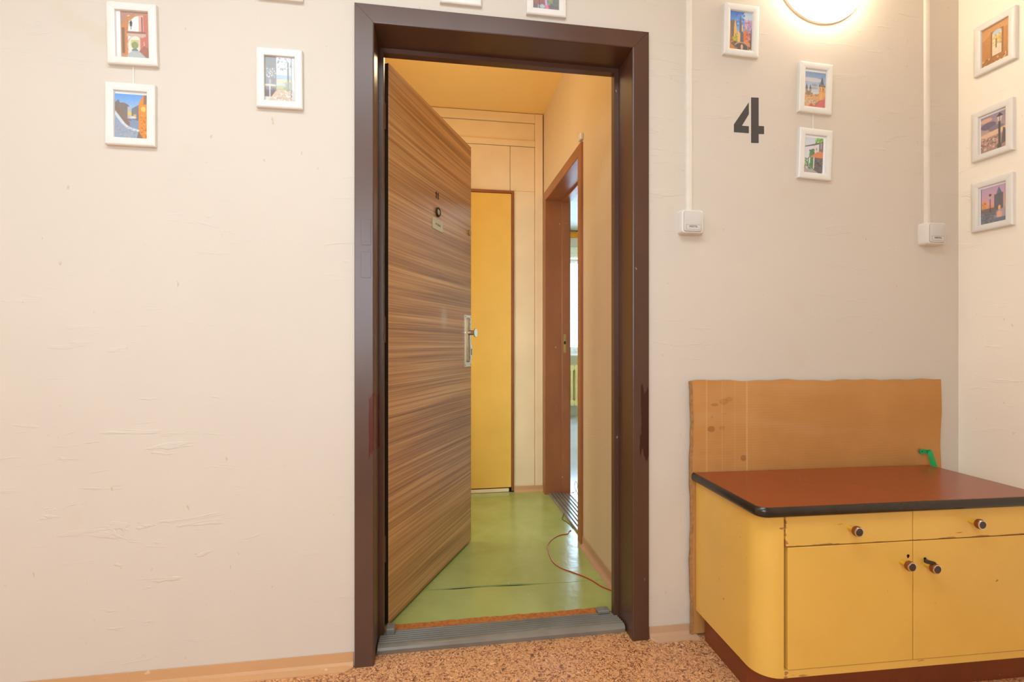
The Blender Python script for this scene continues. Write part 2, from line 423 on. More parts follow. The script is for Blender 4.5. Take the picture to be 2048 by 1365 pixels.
bm = B(); box(bm, -3.2, 1.8, -3.75, -3.05, 3.3, 3.4); box(bm, -3.2, 1.8, -3.75, -3.05, -.4, -.3); box(bm, -3.3, -3.2, -3.75, -3.05, -.3, 3.3); box(bm, 1.8, 1.9, -3.75, -3.05, -.3, 3.3)  # added sides that close the sky blocker
S('sky_blocker_sides', bm, M['wall'], 'added unseen sides of the sky blocker outside the assumed landing window', 'light blocker')
w2 = tag(empty('window_assumed', (-.75, -2.94, .82)), 'assumed white framed landing window, unseen behind the viewer', 'window', None, 'structure')  # assumed window, added around the area lamp that lights the landing
bm = B(); box(bm, -.7, .7, -.03, .03, 0, .06, .003); box(bm, -.7, .7, -.03, .03, 1.30, 1.36, .003); box(bm, -.7, -.64, -.03, .03, .06, 1.30, .003); box(bm, .64, .7, -.03, .03, .06, 1.30, .003)
obj('window_frame', bm, M['white_wood'], w2)
bm = B(); box(bm, -.64, .64, .008, .012, .06, 1.30); obj('pane', bm, M['pane'], w2)
bm = B(); box(bm, -4.35, XW + .15, -3.05, .15, 2.62, 2.72)
S('ceiling', bm, M['wall'], 'white ceiling above the landing', 'ceiling')
bm = B(); box(bm, -4.35, XW + .15, -3.05, .172, -.1, 0)
S('floor', bm, M['cork'], 'speckled orange-brown cork patterned landing floor', 'floor')

# skirting: an L of soft vinyl, foot cut slant at its ends
def skirting(name, a, b, inward, label, mat, cut0=True, cut1=True, h=.043, foot=.030):
    a, b = Vector((a[0], a[1], 0)), Vector((b[0], b[1], 0)); d = (b - a); L = d.length; d.normalize(); n = Vector((inward[0], inward[1], 0))
    def ring(t, k):
        f = max(.006, foot * k)
        prof = [(.0008, 0), (.0008, h), (.0042, h), (.0052, min(.016, .02)), (.0085 if f > .01 else .0056, .008), (f, .0032), (f, 0)]
        return [a + d * t + n * p + Vector((0, 0, q)) for p, q in prof]
    rs = [ring(0, .35 if cut0 else 1), ring(.02, 1), ring(L - .02, 1), ring(L, .35 if cut1 else 1)]
    bm = B(); loft(bm, rs)
    return S(name, bm, mat, label, 'skirting')
skirting('baseboard_left', (-4.19, 0), (-.250, 0), (0, -1), 'tan vinyl skirting along the wall left of the brown door frame', M['base'], False, True, .044, .030)
skirting('baseboard_front', (.707, 0), (.872, 0), (0, -1), 'short beige vinyl skirting between the brown door frame and the cardboard', M['base_pink'], True, False, .037, .036)
skirting('baseboard_right', (XW, -.44), (XW, -2.89), (-1, 0), 'vinyl skirting at the foot of the rough right wall', M['base'], True, False)

# steel door frame with mitred corners
def steel_frame(name, xl, xr, zt, prof, fn, mat, label, z0=0):
    root = tag(empty(name, fn(xl, 0, 0)), label, 'door frame', None, 'structure'); g = .0004
    o0 = Vector(root.location)
    def pt(x, y, z): return Vector(fn(x, y, z)) - o0
    bm = B(); loft(bm, [[pt(xl - d, y, z0) for d, y in prof], [pt(xl - d, y, zt + d - g) for d, y in prof]]); obj('jamb', bm, mat, root, smooth=12)
    bm = B(); loft(bm, [[pt(xr + d, y, z0) for d, y in prof], [pt(xr + d, y, zt + d - g) for d, y in prof]]); obj('jamb', bm, mat, root, smooth=12)
    bm = B(); loft(bm, [[pt(xl - d + g, y, zt + d) for d, y in prof], [pt(xr + d - g, y, zt + d) for d, y in prof]]); obj('frame_head', bm, mat, root, smooth=12)
    return root
PROF = [(.058, .17), (.058, -.010), (.0565, -.012), (.004, -.012), (.0012, -.0108), (0, -.008), (0, .112), (-.0005, .115), (-.0145, .115), (-.016, .117), (-.016, .145), (.004, .146), (.004, .17)]
fr = steel_frame('trim_1', -.188, .645, 1.973, PROF, lambda x, y, z: (x, y, z), M['frame'], 'dark brown painted steel frame of the open flat door')
for z0, z1 in ((1.291, 1.369), (1.191, 1.270)):
    bm = B(); prism(bm, rrect(-.226, -.1975, z0, z1, .004), lambda p, q, t: (p + .188, t, q), -.0126, -.0112)
    prism(bm, rrect(-.2268, -.1967, z0 - .0008, z1 + .0008, .0045), lambda p, q, t: (p + .188, t, q), -.0122, -.0110, 1)
    obj('hinge_cover', bm, [M['frame'], M['door_edge']], fr)

# threshold
th = tag(empty('trim_2', (0.2275, .1, 0)), 'grey painted ribbed door sill with worn edges between the brown jambs', 'door sill', None, 'structure')
prof = [(.041, 0), (.037, .015), (.040, .0225), (.047, .0265), (.056, .0268)]
y = .058
for k in range(6):
    zz = .0262 - .0026 * k
    prof += [(y, zz - .006), (y + .0035, zz - .006), (y + .006, zz + .0008), (y + .009, zz + .0008), (y + .0145, zz - .003)]; y += .0160
prof += [(y + .001, .0105), (y + .003, 0)]
bm = B(); loft(bm, [[Vector((x - .2275, p - .1, q)) for p, q in prof] for x in (-.184, -.1, .2, .5, .639)])
for f in bm.faces:
    c = f.calc_center_median()
    if c.z > .004 and any(abs(c.y + .1 - (.058 + .016 * k + .00175)) < .0012 for k in range(6)): f.material_index = 1  # groove bottoms coloured dark: their shade is painted in
obj('sill_profile', bm, [M['ribbed'], M['dark']], th, smooth=30)
bm = B(); box(bm, -.1655 - .2275, -.137 - .2275, .117 - .1, .158 - .1, .0120, .037, .003); obj('corner_block', bm, M['block'], th)
bm = B(); box(bm, .577 - .2275, .622 - .2275, .140 - .1, .172 - .1, .0105, .024, .003); obj('corner_block', bm, M['block'], th)
bm = B()
n = 46; xs = [-.172 + i * .798 / n for i in range(n + 1)]
ed = [.193 + random.uniform(-.002, .0025) for _ in xs]
loft(bm, [[Vector((x, .158, 0)), Vector((x, .158, .0085)), Vector((x, e, .0085 + random.uniform(-.001, .001))), Vector((x, e, 0))] for x, e in zip(xs, ed)])
S('trim_3', bm, M['corkstrip'], 'rough brown fibre strip where the green floor ends at the sill', 'floor strip')

# ------------------------------------------------------------------ the flat's small hall
HX, HY, HZ = .715, 1.68, 2.53
bm = B(); box(bm, -.42, HX + .145, .172, HY + .1, -.1, -.004)
fl = S('floor_1', bm, M['dark'], 'green linoleum floor in two sheets inside the flat', 'floor')
def sheet(y_lo, y_hi, z=.002):
    bm = B(); lo = [bm.verts.new((x, a, z)) for x, a in y_lo]; hi = [bm.verts.new((x, a, z)) for x, a in y_hi]
    lo2 = [bm.verts.new((v.co.x, v.co.y, -.004)) for v in lo]; hi2 = [bm.verts.new((v.co.x, v.co.y, -.004)) for v in hi]
    n = len(lo)
    for i in range(n - 1):
        bm.faces.new([lo[i], lo[i + 1], hi[i + 1], hi[i]])
        bm.faces.new([lo2[i], lo2[i + 1], lo[i + 1], lo[i]]); bm.faces.new([hi[i], hi[i + 1], hi2[i + 1], hi2[i]])
    return bm
N = 40; X = [-.42 + i * (HX + .013 + .42) / N for i in range(N + 1)]
def seam(x): return .434 - .038 * max(0, x) * .9 + .004 * math.sin(9 * x)
def gap(x): return .0012 + .0105 * max(0, 1 - ((x - .20) / .27) ** 2) * (.75 + .25 * math.sin(23 * x))
obj('linoleum_sheet', sheet([(x, .176) for x in X], [(x, seam(x) - gap(x)) for x in X]), M['lino'], fl)
obj('linoleum_sheet', sheet([(x, seam(x) + gap(x)) for x in X], [(x, HY) for x in X]), M['lino'], fl)

bm = B(); box(bm, -.42, HX + .145, .15, HY + .1, HZ, HZ + .1)
S('ceiling_1', bm, M['ceil_hall'], 'ochre yellow ceiling of the small hall inside the flat', 'ceiling')
bm = B(); box(bm, -.52, -.42, .15, HY + .1, 0, HZ)
S('wall_hall_left', bm, M['wall_hall'], 'cream hall wall hidden behind the open wood-grain door', 'wall')
IY0, IY1, IZ = .835, 1.585, 1.925
bm = B(); box(bm, HX, HX + .145, .15, IY0 - .03, 0, HZ); box(bm, HX, HX + .145, IY1 + .03, HY + .1, 0, HZ); box(bm, HX, HX + .145, IY0 - .03, IY1 + .03, IZ + .03, HZ)
S('wall_hall_right', bm, M['wall_hall'], 'beige hall wall with the reddish inner door frame in it', 'wall')
bm = B(); box(bm, -.42, .500, HY + .03, HY + .1, 0, HZ); box(bm, .5, HX, HY + .03, HY + .1, 0, HZ)
bw = S('wall_hall_back', bm, M['board'], 'cream boarded end wall of the hall above and beside the yellow cupboard', 'wall')
def board(name, x0, x1, z0, z1, y, bev=.0015):
    bm = B(); box(bm, x0, x1, y, HY + .031, z0, z1, bev); return obj(name, bm, M['board'], bw)
board('top_rail', -.42, .655, 2.468, 2.526, HY - .004)
board('panel', -.42, .654, 2.349, 2.465, HY + .008)
board('middle_rail', -.42, .6545, 2.308, 2.346, HY - .003)
board('panel', -.42, .486, 2.008, 2.305, HY + .003)
board('panel', .489, .6535, 2.008, 2.305, HY + .004)
board('panel', .514, .6535, 0, 2.0065, HY + .001)
board('corner_post', .656, .708, 0, 2.526, HY - .006)
# built-in cupboard
cb = tag(empty('door_2', (.13, HY, 0)), 'yellow flush cupboard door with thin brown trim at the end of the hall', 'cupboard door', None, 'structure')
bm = B(); box(bm, -.55, .365, -.004, .028, .034, 1.986, .002); obj('door_panel', bm, M['yellow_hall'], cb)
bm = B(); box(bm, -.55, .381, -.010, .029, 1.988, 2.004, .001); obj('trim_strip', bm, M['frame_in'], cb)
bm = B(); box(bm, .3665, .381, -.010, .029, .012, 1.9875, .001); obj('trim_strip', bm, M['frame_in'], cb)
bm = B(); box(bm, -.55, .350, .000, .029, .003, .026, .002); obj('sill_strip', bm, M['board'], cb)
bm = B(); box(bm, -.55, .366, .012, .0295, .003, .036); obj('shadow_gap', bm, M['dark'], cb)
skirting('baseboard_hall_back', (.516, HY - .006), (.712, HY - .006), (0, -1), 'short tan skirting right of the yellow cupboard', M['base'], False, False, .040, .012)
skirting('baseboard_hall_right', (HX, .18), (HX, .775), (-1, 0), 'beige vinyl skirting on the right wall inside the flat', M['base_pink'], False, True, .044, .026)
# inner door frame (reddish brown)
PROF2 = [(.058, .145), (.058, -.010), (.0565, -.012), (.004, -.012), (.0012, -.0108), (0, -.008), (0, .098), (-.0005, .100), (-.0105, .100), (-.012, .102), (-.012, .150), (.003, .151), (.003, .160), (.058, .160)]
fr2 = steel_frame('trim_4', IY0, IY1, IZ, PROF2, lambda x, y, z: (HX + y, x, z), M['frame_in'], 'reddish brown inner door frame opening to the bright room')
bm = B(); box(bm, .110, .126, .7372, .7392, .93, 1.05, .0008); box(bm, .112, .124, .7365, .738, .985, 1.005, 0, 1)
obj('strike_plate', bm, [M['brass'], M['dark']], fr2)
th2 = tag(empty('trim_5', (.79, 1.2, 0)), 'narrow ribbed metal sill under the reddish inner door frame', 'door sill', None, 'structure')
prof = [(.012, 0), (.012, .010)]
x = .016
for k in range(6): prof += [(x, .0145), (x + .012, .0145), (x + .014, .011), (x + .018, .011)]; x += .021
prof += [(.145, .0135), (.15, 0)]
bm = B(); loft(bm, [[Vector((HX + p - .79, yy - 1.2, q)) for p, q in prof] for yy in (IY0 + .001, 1.2, IY1 - .001)])
for f in bm.faces:
    if abs(f.calc_center_median().z - .011) < .0006: f.material_index = 1  # groove shade put into the colour here too
obj('sill_profile', bm, [M['ribbed'], M['dark']], th2, smooth=30)

# ------------------------------------------------------------------ the bright room seen through the inner door
RX0, RX1, RY0, RY1 = HX + .145, 3.9, .172, 5.0
bm = B(); box(bm, RX0 - .0, RX1, RY0, RY1 + .2, -.1, .001)
S('floor_2', bm, M['roomfloor'], 'shiny pale floor of the bright room beyond the inner door', 'floor')
bm = B(); box(bm, HX + .145, RX1, RY0, 4.15, HZ, HZ + .1); box(bm, HX + .145, RX1, 4.156, RY1 + .2, HZ, HZ + .1); box(bm, HX + .145, RX1, 4.1, 4.2, HZ + .006, HZ + .1)
S('ceiling_2', bm, M['ceil_room'], 'pale ceiling with a joint in the bright room', 'ceiling')
bm = B(); box(bm, RX0 - .13, RX0, HY + .1, RY1 + .2, 0, HZ)
S('wall_room_left', bm, M['wall_room'], 'left wall of the bright room behind the hall', 'wall')
bm = B(); box(bm, RX1, RX1 + .1, RY0, RY1 + .2, 0, HZ)
S('wall_room_right', bm, M['wall_room'], 'right wall of the bright room, hidden from the landing', 'wall')
bm = B(); box(bm, HX + .145, RX1, RY0 - .02, RY0, 0, HZ)
S('wall_room_near', bm, M['wall_room'], 'near wall of the bright room, backing on the landing', 'wall')
WX0, WX1, WZ0, WZ1 = 1.15, 3.25, .843, 2.136
bm = B(); box(bm, RX0, WX0, RY1, RY1 + .25, 0, HZ); box(bm, WX1, RX1, RY1, RY1 + .25, 0, HZ); box(bm, WX0, WX1, RY1, RY1 + .25, 0, WZ0); box(bm, WX0, WX1, RY1, RY1 + .25, WZ1, HZ)
S('wall_room_far', bm, M['wall_room'], 'pale window wall at the far end of the bright room', 'wall')
w = tag(empty('window_1', ((WX0 + WX1) / 2, RY1 + .05, WZ0)), 'white framed window glowing at the far end of the bright room', 'window', None, 'structure')
hw = (WX1 - WX0) / 2; hh = WZ1 - WZ0
bm = B(); box(bm, -hw, hw, -.03, .04, 0, .10, .004); box(bm, -hw, hw, -.03, .04, hh - .046, hh, .004); box(bm, -hw, -hw + .07, -.03, .04, .1, hh - .046, .004); box(bm, hw - .07, hw, -.03, .04, .1, hh - .046, .004); box(bm, .30, .40, -.03, .04, .1, hh - .046, .004)
obj('window_frame', bm, M['white_wood'], w)
bm = B(); box(bm, -hw + .07, .30, .004, .008, .1, hh - .046); obj('pane', bm, M['pane'], w)
bm = B(); box(bm, .40, hw - .07, .004, .008, .1, hh - .046); obj('pane', bm, M['pane'], w)
bm = B(); box(bm, -hw - .04, hw + .04, -.17, -.031, -.022, .002, .004); obj('window_sill', bm, M['white_wood'], w)
# blind box above, orange curtain board, radiator
bm = B(); prism(bm, [(0, 2.145), (-.10, 2.145), (-.112, 2.16), (-.112, 2.20), (-.105, 2.215), (-.105, 2.27), (-.095, 2.29), (0, 2.29)], lambda p, q, t: (t, RY1 + p, q), 1.1, 3.3)
tag(obj('blind_box', bm, M['wall_room']), 'pale blind box right above the bright window', 'blind box')
bm = B(); box(bm, 1.0, 3.4, RY1 - .06, RY1 - .001, 2.437, 2.512, .003)
tag(obj('curtain_board', bm, M['orange']), 'orange curtain board under the ceiling above the far window', 'curtain rail')
rad = tag(empty('radiator', (2.2, RY1 - .10, 0)), 'cream ribbed radiator under the bright window', 'radiator')
for i in range(18):
    bm = B(); cx = -.527 + i * .062
    for yy in (-.045, .045):
        tube(bm, [(cx, yy, .2), (cx, yy, .65)], .0185, 10, 0)
    prism(bm, rrect(cx - .030, cx + .030, .155, .235, .02), lambda p, q, t: (p, t, q), -.062, .062); prism(bm, rrect(cx - .030, cx + .030, .625, .70, .02), lambda p, q, t: (p, t, q), -.062, .062)
    obj('radiator_section', bm, M['radiator'], rad, smooth=40)
for fx in (-.5, .47):
    bm = B(); box(bm, fx, fx + .03, -.03, .03, 0, .16); obj('foot', bm, M['radiator'], rad)
# a tree outside, a trace of it shows in the pane
tr = tag(empty('tree', (2.6, 12.5, -3.0)), 'pale green tree far outside, faint in the lower window pane', 'tree')
bm = B(); tube(bm, [(0, 0, 0), (.05, .1, 1.4), (0, 0, 2.9)], .12, 8); obj('trunk', bm, M['bark'], tr, smooth=True)
bm = B()
for i in range(260):
    p = Vector((random.gauss(0, .5), random.gauss(0, .5), 3.2 + random.gauss(0, .42))); s = .07 + random.random() * .06
    a = Vector((random.gauss(0, 1), random.gauss(0, 1), random.gauss(0, 1))).normalized(); b = a.orthogonal().normalized()
    c = a.cross(b); bm.faces.new([bm.verts.new(p + b * s), bm.verts.new(p + c * s * .5), bm.verts.new(p - b * s), bm.verts.new(p - c * s * .5)])
tag(obj('foliage', bm, M['leaf'], tr, recalc=False), kind='stuff')

# ------------------------------------------------------------------ open flat door
DR = tag(empty('door_1', (-.1634, .1915, .012), math.atan2(.9014, .4329)), 'open wood-grain laminate flat door numbered 11', 'door', None, 'structure')
DW, DH = .776, 1.953
bm = B(); box(bm, 0, DW, 0, .040, 0, DH, .001)
for f in bm.faces:
    c = f.calc_center_median()
    f.material_index = 0 if (c.y < .0012 or c.y > .039) else 1
leaf = obj('door_leaf', bm, [M['zebra'], M['door_edge']], DR)
bm = B(); box(bm, .0, DW, .001, .039, DH, DH + .0012); obj('edge_strip', bm, M['frame'], leaf)
DZ = .012
for x in (.3785, .3965):
    bm = B(); z0, z1 = 1.602 - DZ, 1.630 - DZ
    prism(bm, [(x - .0028, z0), (x + .0032, z0), (x + .0032, z1), (x + .0002, z1), (x - .0075, z1 - .006), (x - .0075, z1 - .010), (x - .0028, z1 - .0075)], lambda p, q, t: (p, t, q), -.0016, .0002)
    obj('digit_one', bm, M['ink'], DR)
bm = B(); c = (.391, 0, 1.546 - DZ)
lathe(bm, [(.020, 0), (.020, .004), (.0185, .0075), (.015, .008), (.0135, .0055)], c, n=28); pp = obj('peephole', bm, M['ink'], DR, smooth=35)
bm = B(); lathe(bm, [(.0133, .0052), (.0125, .0062), (.004, .0066)], c, n=20); obj('lens', bm, M['plate'], pp, smooth=True)
bm = B(); box(bm, .341, .441, -.003, .0002, 1.468 - DZ, 1.516 - DZ, .0008); npl = obj('name_plate', bm, M['plate'], DR)
bm = text_mesh('M. Mertel', .0115)
for v in bm.verts: v.co += Vector((.391, -.0033, 1.492 - DZ))
obj('lettering', bm, M['ink_faint'], npl)
bm = B()
for x in (.347, .435): lathe(bm, [(.0022, .003), (.0016, .0042)], (x, 0, 1.492 - DZ), n=10)
obj('screws', bm, M['steel'], npl)
bm = B(); lathe(bm, [(.0155, 0), (.0155, .005), (.0135, .0075), (.011, .0078), (.0105, .0055)], (.748, 0, 1.535 - DZ), n=26); ul = obj('upper_lock', bm, M['brass'], DR, smooth=35)
bm = B(); lathe(bm, [(.0104, .005), (.0095, .0066)], (.748, 0, 1.535 - DZ), n=20); box(bm, .7472, .7488, -.0072, -.0064, 1.531 - DZ, 1.539 - DZ, 0, 1); obj('lock_core', bm, [M['plate'], M['ink']], ul)
z0, z1 = .877 - DZ, 1.128 - DZ
bm = B(); box(bm, .686, .771, -.003, .0002, z0, z1, .0008); hp = obj('handle_plate', bm, M['steel'], DR)
bm = B(); prism(bm, rrect(.712, .736, z0 + .022, z1 - .012, .006), lambda p, q, t: (p, t, q), -.010, -.0028); obj('raised_rib', bm, M['nickel'], hp)
bm = B(); lathe(bm, [(.012, .003), (.012, .034), (.014, .038), (.022, .041), (.0225, .0445), (.0205, .046)], (.724, 0, 1.042 - DZ), n=28); obj('knob', bm, M['chrome'], hp, smooth=35)
bm = B(); box(bm, .744, .772, -.009, -.0028, .912 - DZ, .985 - DZ, .001); box(bm, .752, .763, -.0098, -.0086, .933 - DZ, .964 - DZ, 0, 1); obj('lock_cover', bm, [M['steel'], M['knob_amber']], hp)
bm = B()
for x in (.692, .765):
    for z in (z0 + .008, z1 - .008): lathe(bm, [(.0030, .003), (.0026, .0038)], (x, 0, z), n=10)
for z in (1.108, 1.085): lathe(bm, [(.0032, .003), (.0028, .0036)], (.757, 0, z - DZ), n=10)
obj('screws', bm, M['door_edge'], hp)
bm = B()
for z in (.22, .98, 1.72):
    tube(bm, [(-.010, .012, z), (-.010, .012, z + .09)], .007, 10, 0)
obj('hinge', bm, M['frame'], DR, smooth=40)
# small white box stuck over the near top corner of the inner frame
bm = B(); box(bm, HX - .0165, HX - .001, .772, .812, 1.994, 2.026, .003)
tag(obj('cable_clip', bm, M['plastic']), 'small white plastic box over the near corner of the reddish inner frame', 'cable clip')

# ------------------------------------------------------------------ cabinet with counter top
TH = R(-1.8); CB = tag(empty('sideboard', (.849, -.022, 0), TH), 'low yellow painted cabinet with red-brown top and black edge, right of the door', 'cabinet')
def cbm(): return B()
def arc(cx, cv, r, a0, a1, n=8): return [(cx + r * math.cos(R(a0 + (a1 - a0) * k / n)), cv + r * math.sin(R(a0 + (a1 - a0) * k / n))) for k in range(n + 1)]
W, D, ZT = .897, .370, .555
# local: x = u, y = -v
def P3(p, q, t): return (p, -q, t)
rt = .034
outline = [(W, 0), (0, 0)] + [(rt + (p - rt), q) for p, q in []]
def top_outline(i):
    r = rt - i
    return [(i, i * .0)] + [(rt - r * math.sin(R(90 * k / 8 + 0)) if False else rt - r * math.cos(R(90 * k / 8)), D - rt + r * math.sin(R(90 * k / 8))) for k in range(9)] + \
           [(W - rt + r * math.sin(R(90 * k / 8)), D - rt + r * math.cos(R(90 * k / 8))) for k in range(9)] + [(W - i, 0)]
bm = B(); o = top_outline(.009)
prism(bm, o, P3, ZT - .020, ZT + .0004); obj('counter_top', bm, M['top'], CB)
bm = B(); rings = []
prof = [(.009, ZT), (.0055, ZT + .0004), (.0015, ZT - .004), (0, ZT - .010), (0, ZT - .018), (.0025, ZT - .024), (.0075, ZT - .0265), (.009, ZT - .0265)]
n_o = len(top_outline(0))
rings = [[Vector(P3(*top_outline(i)[k], z)) for i, z in prof] for k in range(n_o)]
loft(bm, rings); obj('edge_band', bm, M['band'], CB, smooth=50)
# carcass: curved corner panel, bottom rail, right panel, dark inside
r = .066; ZB, ZU = .092, ZT - .0262
outer = [(.016, .0)] + [(.082 - r * math.cos(R(90 * k / 10)), .286 + r * math.sin(R(90 * k / 10))) for k in range(11)]
inner = [(.082, .336)] + [(.082 - (r - .016) * math.cos(R(90 * k / 10)), .286 + (r - .016) * math.sin(R(90 * k / 10))) for k in range(10, -1, -1)] + [(.032, 0)]
bm = B(); prism(bm, outer + inner, P3, ZB, ZU); obj('side_panel', bm, M['yellow'], CB, smooth=30)
bm = B(); box(bm, .8535, .893, -.352, 0, ZB, ZU, .001); obj('side_panel', bm, M['yellow'], CB)
bm = B(); box(bm, .0825, .8525, -.352, -.02, ZB, .1125, .0008); obj('bottom_rail', bm, M['yellow_worn'], CB)
bm = B(); box(bm, .0835, .852, -.333, -.002, .10, ZU); obj('carcass', bm, M['dark'], CB)
bm = B(); ok = [(.037, .02)] + [(.085 - .048 * math.cos(R(90 * k / 8)), .257 + .048 * math.sin(R(90 * k / 8))) for k in range(9)] + [(.8925, .305), (.8925, .02)]
prism(bm, ok, P3, 0, ZB + .004); obj('plinth', bm, M['kick'], CB, smooth=30)
def knob(parent, x, z, v0=.352):
    bm = B(); c = (x, -v0, z)
    lathe(bm, [(.0065, 0), (.0065, .021)], c, n=16, mi=0)
    lathe(bm, [(.0085, .020), (.0128, .0215), (.0138, .025), (.0138, .030), (.0125, .0325)], c, n=22, mi=1)
    lathe(bm, [(.0127, .0324), (.0122, .0340), (.0104, .0344)], c, n=22, mi=2)
    lathe(bm, [(.0104, .0342), (.0098, .0352)], c, n=22, mi=3)
    return obj('knob', bm, [M['knob_stem'], M['knob_amber'], M['chrome'], M['knob_cap']], parent, smooth=35)
for x0, x1, kx, kz in ((.0875, .4655, .273, .4885), (.4685, .8515, .645, .4915)):
    bm = B(); box(bm, x0, x1, -.3535, -.330, .445, ZU - .001, .0012); d = obj('drawer', bm, M['yellow_worn'], CB); knob(d, kx, kz, .3535)
for x0, x1, kx, kz, hx, hz in ((.093, .4655, .4295, .3875, .451, .403), (.4685, .8505, .5055, .377, .503, .392)):
    bm = B(); box(bm, x0, x1, -.354, -.330, .1145, .4425, .0012); d = obj('door', bm, M['yellow'], CB); knob(d, kx, kz, .354)
    bm = B(); lathe(bm, [(.0042, .0001), (.0042, .0005)], (hx, -.354, hz), n=14); lathe(bm, [(.0022, .0004), (.0022, .0008)], (hx - .001, -.354, hz - .004), n=10)
    obj('keyhole', bm, M['dark'], d)
ux, uy = math.cos(TH), math.sin(TH)
def cw(u_, v_, z): return (.849 + u_ * ux + v_ * uy, -.022 + u_ * uy - v_ * ux, z)
# key left in the right door's lock
ky = tag(empty('key', cw(.503, .3548, .391), TH), 'small dark metal key sticking in the lock of the right cabinet door', 'key')
bm = B(); tube(bm, [(0, .003, 0), (0, -.026, 0)], .0026, 8, 0); obj('shank', bm, M['band'], ky, smooth=True)
bm = B(); prism(bm, rrect(-.030, .004, -.005, .005, .0045), lambda p, q, t: (p, t, q + .012 * 0 - p * .25), -.028, -.024); obj('bow', bm, M['band'], ky)

# cardboard sheet behind it
cx0, cx1 = .852, 1.838
cd = tag(empty('cardboard_sheet', (cx0, -.0125, .009)), 'stained brown cardboard sheet standing against the wall behind the cabinet', 'cardboard')
bm = B(); n = 40; mrows = 14; L = cx1 - cx0; Hc = .855
def ctop(x): return Hc - .006 * (x / L) + .0022 * math.sin(x * 22) * (1 if x < .55 else .4) + .0015 * math.sin(x * 57)
def side(z): return .0025 * math.sin(z * 17) + .0012 * math.sin(z * 61)
fr_, bk = [], []
for j in range(mrows + 1):
    a, b = [], []
    for i in range(n + 1):
        t = i / n; zz = j / mrows
        xx = (0 + side(zz)) * (1 - t) + (L + side(zz + .3) - .008 * max(0, (.75 - zz))) * t
        z = zz * ctop(xx); y = -.0015 - .0012 * math.sin(xx * 9 + zz * 2) - .001 * math.sin(zz * 6)
        a.append(bm.verts.new((xx, y - .002, z))); b.append(bm.verts.new((xx, y + .003, z)))
    fr_.append(a); bk.append(b)
for j in range(mrows):
    for i in range(n):
        bm.faces.new([fr_[j][i], fr_[j][i + 1], fr_[j + 1][i + 1], fr_[j + 1][i]]); bm.faces.new([bk[j][i], bk[j + 1][i], bk[j + 1][i + 1], bk[j][i + 1]])
    for i in (0, n): bm.faces.new([fr_[j][i], fr_[j + 1][i], bk[j + 1][i], bk[j][i]]).material_index = 1
for i in range(n):
    for j in (0, mrows): bm.faces.new([fr_[j][i], fr_[j][i + 1], bk[j][i + 1], bk[j][i]]).material_index = 1
obj('sheet', bm, [M['card'], M['card_edge']], cd, smooth=30)
bm = B(); n = 24
loft(bm, [[Vector((-.0045 + side(k / n), -.0035, k / n * .853)), Vector((.004 + side(k / n), -.0060, k / n * .853)), Vector((.004 + side(k / n), -.0030, k / n * .853)), Vector((-.0045 + side(k / n), .002, k / n * .853))] for k in range(n + 1)])
obj('folded_edge', bm, M['card_edge'], cd, smooth=30)
# green bent strap
hk = tag(empty('strap_hook', (1.753, -.0195, .597)), 'green bent strap hook on the cardboard over the back of the red-brown top', 'hook')
bm = B(); prism(bm, [(.021, .0045)] + [(-.004 + .0095 * math.cos(R(a)), .0095 * math.sin(R(a)) - .001) for a in range(60, 305, 20)] + [(.0205, -.0095)], lambda p, q, t: (p, t, q), -.0015, .0005); obj('eyelet', bm, M['green'], hk)
bm = B(); lathe(bm, [(.0022, .0015), (.0018, .0022)], (-.004, 0, -.001), n=10); obj('rivet', bm, M['ink'], hk)
bm = B()
A = [Vector(v) for v in ((.0195, -.0008, -.0092), (.0165, -.006, -.0040), (.0091, -.0105, -.0057), (-.006, -.029, -.0235), (-.0209, -.0472, -.041))]
Bb = [Vector(v) for v in ((.0205, -.0008, .0030), (.0235, -.006, .0062), (.0277, -.0105, .0004), (.0045, -.040, -.0205), (-.0193, -.0694, -.041))]
A = smooth_path(A, 4); Bb = smooth_path(Bb, 4)
loft(bm, [[a, b, b + Vector((0, -.0012, .0003)), a + Vector((0, -.0012, .0003))] for a, b in zip(A, Bb)]); obj('strap', bm, M['green'], hk, smooth=40)

# ------------------------------------------------------------------ wall lamp
lp = tag(empty('wall_lamp', (1.351, 0, 2.300)), 'round lit opal glass wall lamp at the top of the picture', 'lamp')
bm = B(); lathe(bm, [(.174, 0), (.175, .004), (.1745, .009), (.170, .011)], (0, 0, 0), n=48); obj('lamp_base', bm, M['lamp_base'], lp, smooth=40)
bm = B(); lathe(bm, [(.169, .010), (.170, .030), (.160, .056), (.138, .078), (.104, .096), (.060, .107), (.02, .111)], (0, 0, 0), n=48); obj('glass_dome', bm, M['glow'], lp, smooth=True)

# ------------------------------------------------------------------ number 4, cable covers, bell buttons
n4 = tag(empty('house_number', (1.09, 0, 1.69)), 'dark grey stencilled number 4 on the white wall', 'number')
for nm, poly in (('upright_bar', [(1.083, 1.846), (1.1115, 1.847), (1.1115, 1.7485), (1.132, 1.749), (1.132, 1.7215), (1.1115, 1.7205), (1.1115, 1.689), (1.083, 1.688)]),
                 ('slanted_stroke', [(1.074, 1.828), (1.018, 1.748), (1.018, 1.721), (1.074, 1.721), (1.074, 1.745), (1.048, 1.745), (1.074, 1.787)])):
    bm = B(); prism(bm, [(p - 1.09, q - 1.69) for p, q in poly], lambda p, q, t: (p, t, q), -.0008, .0002); obj(nm, bm, M['digit4'], n4)

